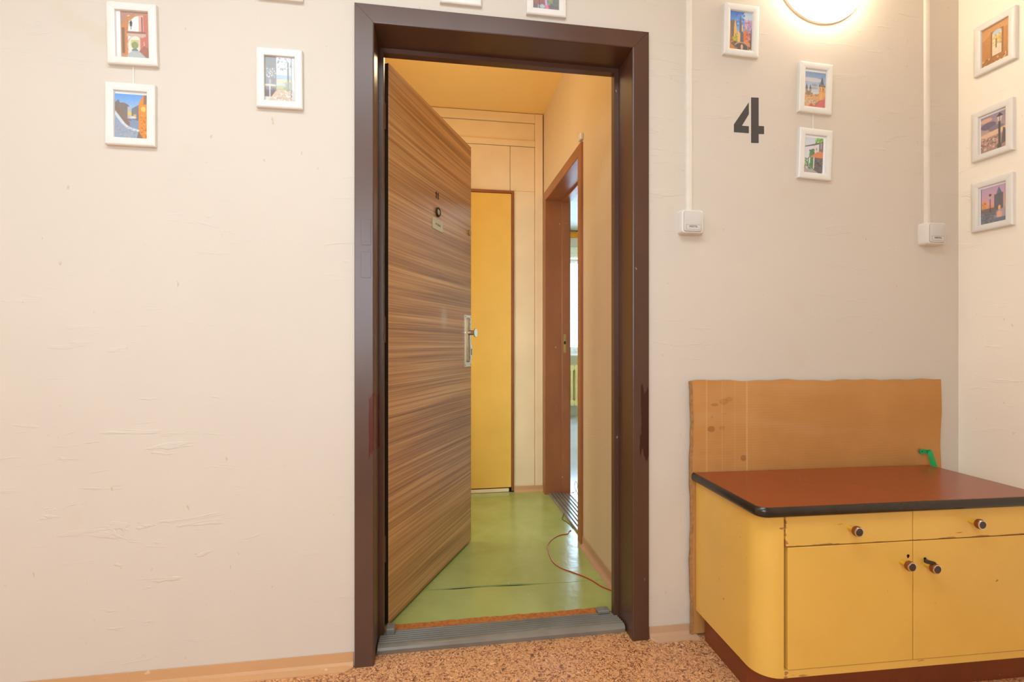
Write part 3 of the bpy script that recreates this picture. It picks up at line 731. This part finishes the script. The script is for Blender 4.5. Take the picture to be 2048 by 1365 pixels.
def duct(x0, x1, z0, label):
    bm = B(); xc = (x0 + x1) / 2; w = (x1 - x0) / 2
    pr = [(-w, 0), (-w * .86, -.007), (-w * .6, -.0085), (w * .6, -.0085), (w * .86, -.007), (w, 0)]
    loft(bm, [[Vector((xc + p + dx, q, z)) for p, q in pr] for z, dx in ((z0, .0005), (z0 + .4, 0), (z0 + .8, -.0008), (2.618, 0))])
    tag(obj('cable_cover', bm, M['duct'], smooth=30), label, 'cable cover', 'painted cable covers running down the wall')
duct(.838, .861, 1.440, 'white painted cable cover running down to the left bell button')
duct(1.779, 1.801, 1.430, 'white painted cable cover running down to the right bell button')
def bell(x, z, label, dep):
    o = tag(empty('bell_button', (x, 0, z)), label, 'bell button', 'white bell buttons under the cable covers')
    w, h = .041, .0405; bm = B()
    def ring(sx, y): return [Vector((p, y, q)) for p, q in rrect(-w + sx, w - sx, -h + sx, h - sx, max(.002, .010 - sx * .4))]
    loft(bm, [ring(.0, 0), ring(.0005, -dep * .35), ring(.001, -dep * .8), ring(.003, -dep * .95), ring(.006, -dep)])
    hs = obj('housing', bm, M['plastic'], o, smooth=35)
    bm = B(); pts = rrect(-.0325, .0325, -.034, .034, .007)
    loft(bm, [[Vector((p, -dep + .001, q)) for p, q in pts], [Vector((p, -dep - .0002, q)) for p, q in pts]]); obj('gap', bm, M['ink_faint'], hs)
    bm = B(); pts = rrect(-.0317, .0317, -.0332, .0332, .0065); pt2 = rrect(-.030, .030, -.0315, .0315, .006)
    loft(bm, [[Vector((p, -dep + .001, q)) for p, q in pts], [Vector((p, -dep - .0022, q)) for p, q in pts], [Vector((p, -dep - .0034, q)) for p, q in pt2]])
    rk = obj('rocker', bm, M['rocker'], o, smooth=35)
    bm = B(); box(bm, -.025, .027, -dep - .0037, -dep - .003, -.0275, -.0120, 0); box(bm, -.0257, .0277, -dep - .0035, -dep - .003, -.028, -.0112, 0, 1); obj('name_label', bm, [M['rocker'], M['ink_faint']], rk)
    bm = text_mesh('MERTEL', .0088)
    for v in bm.verts: v.co += Vector((.0005, -dep - .0040, -.0178))
    obj('lettering', bm, M['ink_faint'], rk)
    return o
bell(.8495, 1.3985, 'white square bell button with name strip between door and number 4', .030)
bell(1.795, 1.390, 'white square bell button with name strip near the wall corner', .036)

# ------------------------------------------------------------------ pictures
GW, GH = 46, 70; SS = 3
def paint(cmds, seed):
    h, w = GH * SS, GW * SS; rng = np.random.RandomState(seed)
    img = np.ones((h, w, 3)) * .8
    yy, xx = np.mgrid[0:h, 0:w]; X = (xx + .5) / w; Y = (yy + .5) / h
    def C(c): return np.array(c, float) / 255
    for c in cmds:
        k = c[0]
        if k == 'g':
            t = np.clip((Y - c[3]) / max(1e-6, c[4] - c[3]), 0, 1)[..., None] if len(c) > 3 else Y[..., None]
            lay = C(c[1]) * (1 - t) + C(c[2]) * t; m = ((Y >= c[3]) & (Y <= c[4])) if len(c) > 3 else np.ones_like(X, bool); img[m] = lay[m]; continue
        if k == 'r': m = (X >= c[1]) & (X <= c[3]) & (Y >= c[2]) & (Y <= c[4]); col = c[5]; al = c[6] if len(c) > 6 else 1
        elif k == 'e': m = ((X - c[1]) / c[3]) ** 2 + ((Y - c[2]) / c[4]) ** 2 <= 1; col = c[5]; al = c[6] if len(c) > 6 else 1
        elif k == 'p':
            P = c[1]; m = np.zeros_like(X, bool); n = len(P)
            for i in range(n):
                (x0, y0), (x1, y1) = P[i], P[(i + 1) % n]
                if y0 == y1: continue
                cr = ((Y < y0) != (Y < y1)) & (X < (x1 - x0) * (Y - y0) / (y1 - y0) + x0); m ^= cr
            col = c[2]; al = c[3] if len(c) > 3 else 1
        elif k == 'd':   # dabs: region box, colours, count, size
            for _ in range(c[6]):
                cx, cy = rng.uniform(c[1], c[3]), rng.uniform(c[2], c[4]); s = rng.uniform(.4, 1) * c[7]
                mm = ((X - cx) / s) ** 2 + ((Y - cy) / (s * .7)) ** 2 <= 1; img[mm] = C(c[5][rng.randint(len(c[5]))])
            continue
        img[m] = img[m] * (1 - al) + C(col) * al
    img = img.reshape(GH, SS, GW, SS, 3).mean((1, 3)); img = np.clip(img * .80 + .155 + rng.normal(0, .018, img.shape), 0, 1)  # blended towards pale grey: haze of reflections in the glass painted into the print
    return np.where(img <= .04045, img / 12.92, ((img + .055) / 1.055) ** 2.4)

def print_mesh(img, x0, x1, z0, z1, y):
    xs = np.linspace(x0, x1, GW + 1); zs = np.linspace(z1, z0, GH + 1)
    V = [(float(x), y, float(z)) for z in zs for x in xs]
    F = [(j * (GW + 1) + i, (j + 1) * (GW + 1) + i, (j + 1) * (GW + 1) + i + 1, j * (GW + 1) + i + 1) for j in range(GH) for i in range(GW)]
    me = bpy.data.meshes.new('print'); me.from_pydata(V, [], F)
    a = me.color_attributes.new('print', 'FLOAT_COLOR', 'CORNER')
    c = np.ones((GH * GW, 4, 4), np.float32); c[..., :3] = img.reshape(-1, 1, 3); a.data.foreach_set('color', c.ravel())
    me.materials.append(M['print']); return me

FW, FH, RW = .130, .178, .0225
def frame_rails(w=FW, h=FH, rw=RW):
    prof = [(0, 0), (0, -.0115), (.002, -.0138), (.0045, -.0145), (rw - .005, -.0138), (rw - .0012, -.0125), (rw, -.0105), (rw, -.003), (rw - .004, 0)]
    cs = [(-w / 2, 0, 1, 1), (w / 2, 0, -1, 1), (w / 2, h, -1, -1), (-w / 2, h, 1, -1)]
    out = []
    for i in range(4):
        a, b = cs[i], cs[(i + 1) % 4]; bm = B(); g = .00015
        dx, dz = (b[0] - a[0]), (b[1] - a[1]); l = math.hypot(dx, dz); dx, dz = dx / l * g, dz / l * g
        loft(bm, [[Vector((a[0] + a[2] * p + dx, q, a[1] + a[3] * p + dz)) for p, q in prof], [Vector((b[0] + b[2] * p - dx, q, b[1] + b[3] * p - dz)) for p, q in prof]])
        out.append(bm)
    return out
RAILS = None
def picture(loc, rz, roll, cmds, ins, label, seed):
    global RAILS
    o = tag(empty('picture_frame', loc, rz, R(roll)), label, 'picture', 'white framed small pictures on the walls')
    if RAILS is None: RAILS = [obj('frame_rail', b, M['pic_frame'], o, smooth=35).data for b in frame_rails()]
    else:
        for me in RAILS:
            r_ = bpy.data.objects.new('frame_rail', me); COL.objects.link(r_); r_.parent = o
    a, b = FW / 2 - RW + .002, RW - .002
    bm = B(); box(bm, -a, a, -.0046, -.0012, b, FH - b); obj('mount', bm, M['mat'], o)
    l, r_, t, bt = ins
    pm = bpy.data.objects.new('print', print_mesh(paint(cmds, seed), -a + .002 + l, a - .002 - r_, b + .002 + bt, FH - b - .002 - t, -.0049)); COL.objects.link(pm); pm.parent = o
    bm = B(); bm.faces.new([bm.verts.new(v) for v in ((-a, -.0066, b), (a, -.0066, b), (a, -.0066, FH - b), (-a, -.0066, FH - b))]); obj('glass', bm, M['glass'], o)
    return o
SKY = [(150, 170, 200), (190, 195, 205)]
arch = [('g', (190, 130, 100), (150, 100, 80)), ('r', .25, .08, .75, .95, (246, 238, 230)), ('r', .62, .06, .80, .6, (228, 160, 140)), ('r', .78, .05, 1, .95, (196, 110, 90)),
        ('p', [(0, .25), (.12, .12), (.3, .06), (1, .02), (1, 0), (0, 0)], (176, 130, 110)), ('p', [(0, .3), (.25, .1), (.45, .06), (.7, .06), (.5, .1), (.3, .2), (.24, .45), (.24, 1), (0, 1)], (196, 128, 82)),
        ('r', .04, .35, .14, .9, (120, 96, 66)), ('r', .14, .3, .24, .95, (206, 120, 70)), ('r', .22, .42, .86, .47, (140, 96, 80)), ('r', .22, .46, .86, .53, (206, 172, 150)),
        ('e', .52, .72, .30, .22, (206, 172, 150)), ('e', .50, .74, .25, .22, (244, 226, 206)), ('r', .34, .6, .62, .72, (206, 190, 130)), ('e', .48, .72, .12, .08, (140, 150, 90)), ('e', .48, .83, .11, .04, (110, 120, 130)),
        ('r', .66, .55, .78, .86, (200, 110, 90)), ('p', [(.24, .9), (.4, .84), (.62, .84), (.9, 1), (.2, 1)], (176, 180, 178)), ('p', [(.62, .84), (.8, .72), (1, .8), (1, 1), (.9, 1)], (160, 96, 78)),
        ('r', .72, .1, .76, .42, (120, 86, 86)), ('p', [(.3, .25), (.42, .25), (.36, .17)], (44, 50, 56)), ('r', .32, .25, .40, .31, (70, 74, 76)), ('r', .345, .3, .37, .38, (50, 54, 56))]
dusk = [('g', (86, 150, 226), (170, 196, 226), 0, .45), ('r', 0, .4, 1, 1, (120, 140, 166)), ('p', [(0, .2), (.1, .12), (.14, .2), (.28, .2), (.4, .24), (.5, .36), (.5, .6), (0, .6)], (120, 106, 98)), ('p', [(0, .28), (.16, .34), (.3, .55), (.44, .64), (.44, .72), (.3, .7), (0, .4)], (128, 100, 84)),
        ('p', [(.42, .36), (.6, .28), (.74, .22), (.74, .6), (.46, .56)], (112, 112, 116)), ('r', .38, .28, .5, .55, (176, 180, 186)), ('p', [(.72, .2), (.86, 0), (1, 0), (1, 1), (.8, 1), (.72, .8)], (234, 130, 38)), ('p', [(.88, 0), (1, 0), (1, .2), (.86, .22)], (134, 104, 84)),
        ('e', .86, .32, .07, .06, (255, 196, 80)), ('e', .44, .44, .06, .04, (252, 186, 60)), ('e', .60, .47, .05, .025, (246, 160, 50)), ('p', [(0, .38), (.3, .66), (.44, .74), (.74, .8), (.74, .84), (.42, .8), (.18, .66), (0, .5)], (206, 214, 222)),
        ('p', [(0, .48), (.2, .68), (.44, .82), (.72, .84), (.70, 1), (0, 1)], (140, 156, 178)), ('e', .55, .52, .1, .03, (206, 212, 220)), ('d', .05, .75, .65, .98, [(160, 150, 150), (124, 144, 172), (190, 160, 130)], 60, .03), ('d', .76, .4, .98, .95, [(214, 110, 30), (246, 160, 60), (180, 96, 40)], 50, .03), ('p', [(.72, .82), (.86, 1), (.66, 1)], (120, 90, 72))]
porch = [('g', (226, 232, 240), (210, 206, 190)), ('r', 0, 0, .38, .9, (104, 92, 88)), ('r', .38, .4, 1, .5, (150, 170, 190)), ('r', .38, .5, 1, .58, (214, 190, 130)), ('r', .38, .58, 1, .64, (176, 184, 190)), ('r', .38, .64, 1, .74, (170, 170, 100)), ('p', [(.38, .74), (1, .74), (1, 1), (.1, 1)], (216, 186, 160)),
         ('r', .74, .12, .80, .75, (96, 84, 74)), ('r', .88, 0, 1, .95, (206, 204, 200)), ('r', .86, 0, .89, .9, (110, 110, 110)), ('r', .97, .05, 1, .5, (120, 116, 104)), ('d', .42, .02, .92, .3, [(86, 90, 80), (120, 124, 100), (160, 170, 176), (70, 70, 64)], 110, .022), ('d', .6, .55, .9, .75, [(110, 112, 84), (140, 140, 100)], 40, .03),
         ('r', 0, .62, .36, .66, (214, 190, 160)), ('r', .14, .66, .18, .9, (200, 196, 190)), ('d', .02, .26, .34, .46, [(220, 216, 214), (170, 160, 158), (120, 112, 104)], 70, .025), ('r', .12, .5, .2, .62, (150, 140, 136)), ('p', [(.15, .96), (.5, .88), (.85, .9), (1, 1), (.15, 1)], (206, 180, 156)), ('d', .3, .76, .9, .98, [(230, 206, 180), (196, 160, 130), (240, 230, 216)], 60, .03)]
yard = [('g', (150, 170, 150), (120, 110, 116)), ('d', 0, 0, 1, .5, [(130, 160, 110), (190, 200, 190), (100, 110, 90)], 90, .05), ('r', 0, .42, .48, .9, (150, 96, 98)), ('r', .06, .62, .2, .78, (196, 112, 108)), ('r', .28, .55, .46, .75, (120, 86, 92)), ('r', .23, .4, .26, 1, (84, 64, 70)), ('r', .72, .3, 1, 1, (110, 116, 108)), ('d', .56, .4, .74, .9, [(120, 150, 96), (150, 170, 110), (170, 130, 120)], 50, .04), ('r', 0, .88, 1, 1, (112, 100, 108)), ('e', .36, .92, .10, .05, (176, 190, 196)), ('r', .19, .88, .22, .99, (196, 196, 196)), ('p', [(.45, .6), (.5, .6), (.56, .9), (.62, 1), (.48, 1)], (206, 176, 214)), ('p', [(.49, .88), (.58, .88), (.64, 1), (.48, 1)], (236, 110, 150)), ('r', .70, .4, .72, .95, (96, 84, 96))]
lake = [('g', (170, 196, 230), (210, 214, 226)), ('p', [(0, .6), (.3, .5), (.6, .6), (1, .5), (1, .75), (0, .75)], (140, 150, 160)), ('r', 0, .75, 1, 1, (170, 180, 204)), ('d', .1, .8, .9, 1, [(150, 160, 190), (196, 200, 216)], 40, .05)]
gable = [('g', (200, 206, 216), (226, 210, 190)), ('p', [(.1, .9), (.1, .5), (.5, .3), (.9, .5), (.9, .9)], (206, 170, 130)), ('p', [(.04, .52), (.5, .26), (.96, .52), (.5, .36)], (150, 90, 70)), ('r', 0, .9, 1, 1, (226, 220, 206)), ('d', .1, .6, .9, .9, [(120, 96, 80), (236, 220, 190)], 30, .04)]
canal = [('g', (60, 120, 210), (130, 180, 230), 0, .6), ('r', 0, .55, 1, 1, (96, 84, 78)), ('e', .86, .1, .26, .13, (200, 224, 240)), ('d', .3, .02, .66, .4, [(70, 110, 200), (130, 180, 236), (90, 140, 220)], 70, .05), ('p', [(.0, .1), (.05, .25), (.1, .42), (.1, .75), (0, .75)], (206, 128, 66)), ('p', [(.06, .24), (.26, .22), (.22, .6), (.1, .72)], (110, 98, 96)), ('p', [(.22, .4), (.26, .16), (.30, .3), (.34, .45), (.34, .75), (.22, .75)], (240, 176, 80)), ('p', [(.46, .3), (.5, .04), (.55, .3), (.62, .5), (.62, .75), (.46, .75)], (96, 96, 108)), ('r', .56, .32, .61, .5, (246, 190, 90)),
         ('p', [(.36, .55), (.42, .48), (.5, .56), (.5, .78), (.36, .78)], (236, 190, 96)), ('p', [(.64, .55), (.72, .4), (.84, .52), (.9, .85), (.64, .78)], (226, 110, 60)), ('d', .68, .2, 1, .42, [(206, 160, 190), (180, 130, 160), (226, 190, 210)], 70, .05), ('d', .8, .5, 1, .72, [(196, 110, 110), (150, 90, 90), (220, 150, 140)], 40, .05), ('d', .14, .6, .36, .76, [(170, 160, 40), (206, 190, 60), (130, 130, 40)], 50, .035),
         ('p', [(.7, .72), (.94, .78), (.94, .9), (.66, .78)], (230, 140, 90)), ('e', .55, .92, .32, .15, (206, 150, 110)), ('e', .55, .93, .29, .13, (84, 76, 78)), ('p', [(0, .76), (.24, .76), (.1, .84), (.4, .94), (.3, 1), (0, 1)], (206, 120, 56)), ('p', [(.08, .82), (.2, .8), (.34, .92), (.3, .95)], (110, 90, 60)), ('e', .58, .9, .05, .07, (236, 180, 120)), ('e', .96, .97, .06, .04, (230, 200, 120)), ('r', .97, .4, 1, 1, (90, 80, 84))]
towers = [('g', (120, 156, 200), (206, 210, 218), 0, .6), ('e', .35, .22, .5, .06, (206, 206, 212)), ('e', .5, .36, .14, .04, (150, 152, 164)), ('e', .45, .45, .2, .03, (160, 162, 174)), ('r', 0, .62, 1, 1, (220, 160, 100)), ('d', 0, .6, .7, .68, [(190, 120, 90), (120, 110, 80), (226, 170, 110)], 30, .04),
          ('p', [(.70, .95), (.70, .37), (1, .37), (1, .95)], (232, 160, 84)), ('r', .7, .35, 1, .39, (110, 90, 84)), ('p', [(.74, .34), (.84, .10), (.94, .34)], (84, 92, 106)), ('p', [(.69, .4), (.71, .27), (.74, .38)], (84, 84, 92)), ('p', [(.97, .4), (1, .25), (1, .4)], (90, 84, 92)), ('r', .76, .42, .79, .5, (150, 100, 60)), ('r', .88, .42, .92, .5, (120, 84, 60)), ('r', .7, .52, 1, .535, (170, 110, 70)), ('r', .80, .38, .82, .9, (250, 190, 110)),
          ('r', .09, .48, .18, .66, (170, 130, 90)), ('r', .26, .48, .34, .66, (170, 130, 90)), ('p', [(.08, .48), (.13, .33), (.19, .48)], (74, 82, 96)), ('p', [(.25, .48), (.30, .35), (.35, .48)], (74, 82, 96)), ('r', .16, .54, .28, .66, (136, 116, 90)), ('d', .02, .68, .68, .8, [(236, 176, 110), (206, 140, 90), (190, 120, 80), (240, 200, 150)], 60, .035), ('r', .15, .80, .62, .82, (140, 130, 96)), ('d', .0, .8, .6, .92, [(206, 190, 160), (140, 140, 110), (220, 200, 180)], 50, .03), ('p', [(.45, 1), (.72, .78), (.94, .74), (1, .62), (1, 1)], (212, 92, 86)), ('p', [(.2, 1), (.38, .86), (.5, .95), (.46, 1)], (206, 84, 76)), ('p', [(.44, 1), (.72, .78), (.75, .79), (.5, 1)], (150, 100, 80))]
house = [('g', (206, 214, 226), (222, 220, 222), 0, .3), ('r', 0, .24, .6, .8, (222, 220, 224)), ('d', .6, .02, 1, .16, [(120, 190, 60), (150, 210, 60), (90, 160, 70)], 60, .045), ('p', [(0, .26), (.5, .18), (1, .09), (1, .13), (.5, .22), (0, .285)], (90, 74, 74)), ('r', .78, .12, 1, .38, (120, 104, 100)), ('r', .86, .14, .92, .3, (176, 170, 166)), ('r', .5, .22, .75, .42, (228, 210, 206)), ('p', [(.62, .32), (.66, .28), (.68, .36)], (90, 84, 90)), ('p', [(.28, .55), (.3, .38), (.48, .3), (.56, .42), (.5, .9), (.28, .8)], (70, 120, 66)), ('d', .28, .34, .54, .9, [(60, 110, 60), (90, 140, 80), (50, 96, 56)], 90, .035),
         ('r', .50, .54, 1, .95, (96, 84, 84)), ('p', [(.34, .54), (.70, .39), (1, .38), (1, .56), (.36, .55)], (222, 124, 74)), ('r', .50, .55, .55, .88, (226, 222, 216)), ('r', .27, .56, .33, .72, (226, 224, 222)), ('r', .22, .56, .26, .86, (60, 66, 76)), ('d', .08, .6, .24, .84, [(70, 120, 70), (96, 146, 84)], 50, .035), ('d', .56, .62, .98, .86, [(76, 66, 70), (120, 104, 104), (60, 54, 60)], 60, .035), ('p', [(0, .84), (.24, .88), (.6, .92), (.8, 1), (0, 1)], (170, 156, 150)), ('p', [(.55, .86), (.75, .88), (1, .98), (1, 1), (.8, 1)], (84, 76, 86)), ('d', 0, .78, .1, .86, [(150, 110, 100)], 10, .03)]
gate = [('g', (206, 132, 56), (186, 116, 52)), ('p', [(0, .05), (1, .0), (1, .18), (.3, .2), (0, .35)], (214, 146, 78)), ('r', .32, .16, .78, .82, (150, 90, 36)), ('r', .38, .22, .72, .80, (244, 222, 176)), ('e', .55, .22, .17, .06, (190, 206, 220)), ('r', .5, .3, .72, .52, (236, 186, 90)), ('r', .38, .62, .72, .80, (244, 214, 176)), ('d', .4, .28, .7, .6, [(226, 176, 80), (246, 206, 120), (176, 170, 120)], 40, .04), ('r', .5, .38, .54, .62, (110, 96, 70)), ('r', .0, .3, .14, 1, (196, 124, 56)), ('p', [(0, .88), (.3, .82), (1, .84), (1, 1), (0, 1)], (170, 104, 46)), ('d', 0, .84, 1, 1, [(150, 90, 40), (226, 176, 110)], 30, .05)]
lantern = [('g', (150, 130, 150), (200, 160, 140), 0, .6), ('r', 0, .6, 1, 1, (170, 130, 116)), ('e', .3, .28, .3, .10, (106, 92, 112)), ('e', .6, .4, .3, .08, (126, 110, 126)), ('e', .2, .12, .25, .06, (226, 170, 140)), ('p', [(0, .5), (1, .42), (1, .56), (0, .62)], (236, 190, 150)), ('d', 0, .6, .7, .92, [(200, 140, 120), (150, 110, 106), (226, 180, 160), (120, 96, 96)], 90, .05), ('p', [(.8, .8), (.86, .45), (.94, .5), (1, .7), (1, .85), (.8, .9)], (96, 84, 84)), ('r', .68, .26, .76, .9, (70, 64, 66)), ('r', .64, .86, .80, .98, (80, 72, 72)), ('p', [(.62, .12), (.84, .12), (.78, .26), (.67, .26)], (214, 196, 186)), ('p', [(.60, .13), (.73, .02), (.87, .13)], (64, 58, 60)), ('r', .72, .1, .74, .28, (64, 58, 60))]
tower = [('g', (196, 156, 190), (240, 160, 150), 0, .6), ('r', 0, .6, 1, 1, (110, 106, 112)), ('p', [(.52, .66), (.52, .24), (.62, .24), (.70, .04), (.82, .22), (.86, .22), (.86, .66)], (96, 92, 98)), ('p', [(.60, .24), (.70, .04), (.82, .22)], (90, 110, 136)), ('p', [(.86, .3), (.96, .2), (1, .2), (1, .66), (.86, .66)], (216, 166, 150)), ('r', .95, 0, 1, .5, (96, 90, 104)), ('p', [(.04, .62), (.04, .40), (.14, .34), (.24, .40), (.24, .62)], (236, 150, 70)), ('d', .08, .42, .2, .6, [(110, 80, 80)], 8, .018), ('r', .26, .5, .5, .6, (240, 150, 90)), ('r', 0, .58, .55, .72, (116, 96, 96)), ('r', 0, 0, .03, 1, (90, 82, 84)), ('e', .72, .62, .05, .07, (255, 180, 80)), ('p', [(.5, .8), (.66, .68), (1, .62), (1, .9), (.6, .92)], (176, 156, 164)), ('e', .72, .8, .10, .10, (240, 170, 130)), ('r', .355, .24, .385, .88, (64, 58, 60)), ('e', .37, .22, .05, .03, (74, 68, 60)), ('e', .40, .30, .05, .04, (200, 180, 140)), ('r', 0, .88, 1, 1, (100, 108, 122)), ('d', 0, .72, .6, .98, [(96, 96, 104), (124, 120, 126)], 50, .05)]

picture((-.858, 0, 1.787), 0, -1.2, arch, (.010, -.001, 0, 0), 'picture of a red archway and hanging lantern, upper of the pair at far left', 1)
picture((-.864, 0, 1.556), 0, 0, dusk, (0, 0, .006, 0), 'picture of a blue and orange dusk street, lower of the pair at far left', 2)
picture((-.461, 0, 1.692), 0, -.4, porch, (0, 0, 0, 0), 'picture of a dark porch and birch tree, alone left of the door frame', 3)
picture((-.461, 0, 2.0165), 0, 0, gable, (0, 0, 0, 0), 'picture cut off at the top edge left of the door frame, only its rail showing', 4)
picture((.077, 0, 2.058), 0, 0, lake, (0, 0, 0, 0), 'pale picture cut off at the top edge above the left half of the door frame', 5)
picture((.3525, 0, 2.050), 0, 0, yard, (0, 0, 0, 0), 'dark picture with pink figure cut off at the top edge above the door frame', 6)
picture((1.037, 0, 1.980), 0, 1.4, canal, (0, 0, 0, 0), 'picture of a moonlit town and bridge right of the door frame, above number 4', 7)
picture((1.3225, 0, 1.803), 0, 2.0, towers, (0, 0, .007, 0), 'picture of towers and red roofs, upper of the pair under the lamp', 8)
picture((1.3205, 0, 1.570), 0, 2.4, house, (.002, .008, .006, 0), 'picture of a white house with green ivy, lower of the pair under the lamp', 9)
picture((XW, -.127, 1.947), R(-90), .5, gate, (0, 0, 0, 0), 'picture of an orange archway, topmost of three on the right wall', 10)
picture((XW, -.120, 1.643), R(-90), 0, lantern, (.003, 0, .006, 0), 'picture of a street lantern under purple clouds, middle of three on the right wall', 11)
picture((XW, -.120, 1.390), R(-90), 0, tower, (.003, 0, .006, 0), 'picture of a tower at pink sunset, lowest of three on the right wall', 12)
for x, z0, z1, lb in ((-.861, 1.732, 1.789, 'thin white hanging strip between the two pictures at far left'), (1.322, 1.747, 1.805, 'thin white hanging strip between the two pictures under the lamp')):
    bm = B(); box(bm, x - .0018, x + .0018, -.0022, -.0002, z0, z1, .0005); tag(obj('hanging_strip', bm, M['cord']), lb, 'hanging strip', 'hanging strips between paired pictures')

# ------------------------------------------------------------------ wires
bm = B(); w1 = [(.70, .305), (.665, .347), (.649, .385), (.627, .43), (.582, .49), (.546, .531), (.524, .582), (.519, .632), (.527, .726), (.537, .78), (.564, .835), (.601, .878), (.638, .904), (.672, .911), (.690, .945), (.703, .955)]
tube(bm, [(x, y, .0042) for x, y in w1], .0022, 7, 5)
tag(obj('cable', bm, M['red']), 'thin red wire looping over the green floor to the inner door', 'cable')
bm = B(); tube(bm, [(.722, .985, .006), (.722, 1.03, .005), (.710, 1.09, .0035), (.700, 1.125, .0035), (.712, 1.16, .005), (.727, 1.195, .012)], .0018, 6, 5)
tag(obj('cable', bm, M['blackwire']), 'short dark wire loop beside the ribbed metal inner sill', 'cable')
bm = B(); tube(bm, [(.762, 1.568, .03), (.79, 1.562, .026), (.815, 1.556, .022), (.85, 1.55, .020), (.885, 1.545, .018)], .002, 6, 5)
tag(obj('cable', bm, M['red']), 'red wire end at the far foot of the reddish inner frame', 'cable')
bm = B(); tube(bm, [(.875, 1.55, .018), (.90, 1.54, .03), (.915, 1.56, .06), (.905, 1.57, .085), (.895, 1.56, .05), (.91, 1.54, .012), (.90, 1.50, .004)], .0016, 6, 5)
tag(obj('cable', bm, M['blackwire']), 'curled thin dark wires at the far end of the inner sill', 'cable')
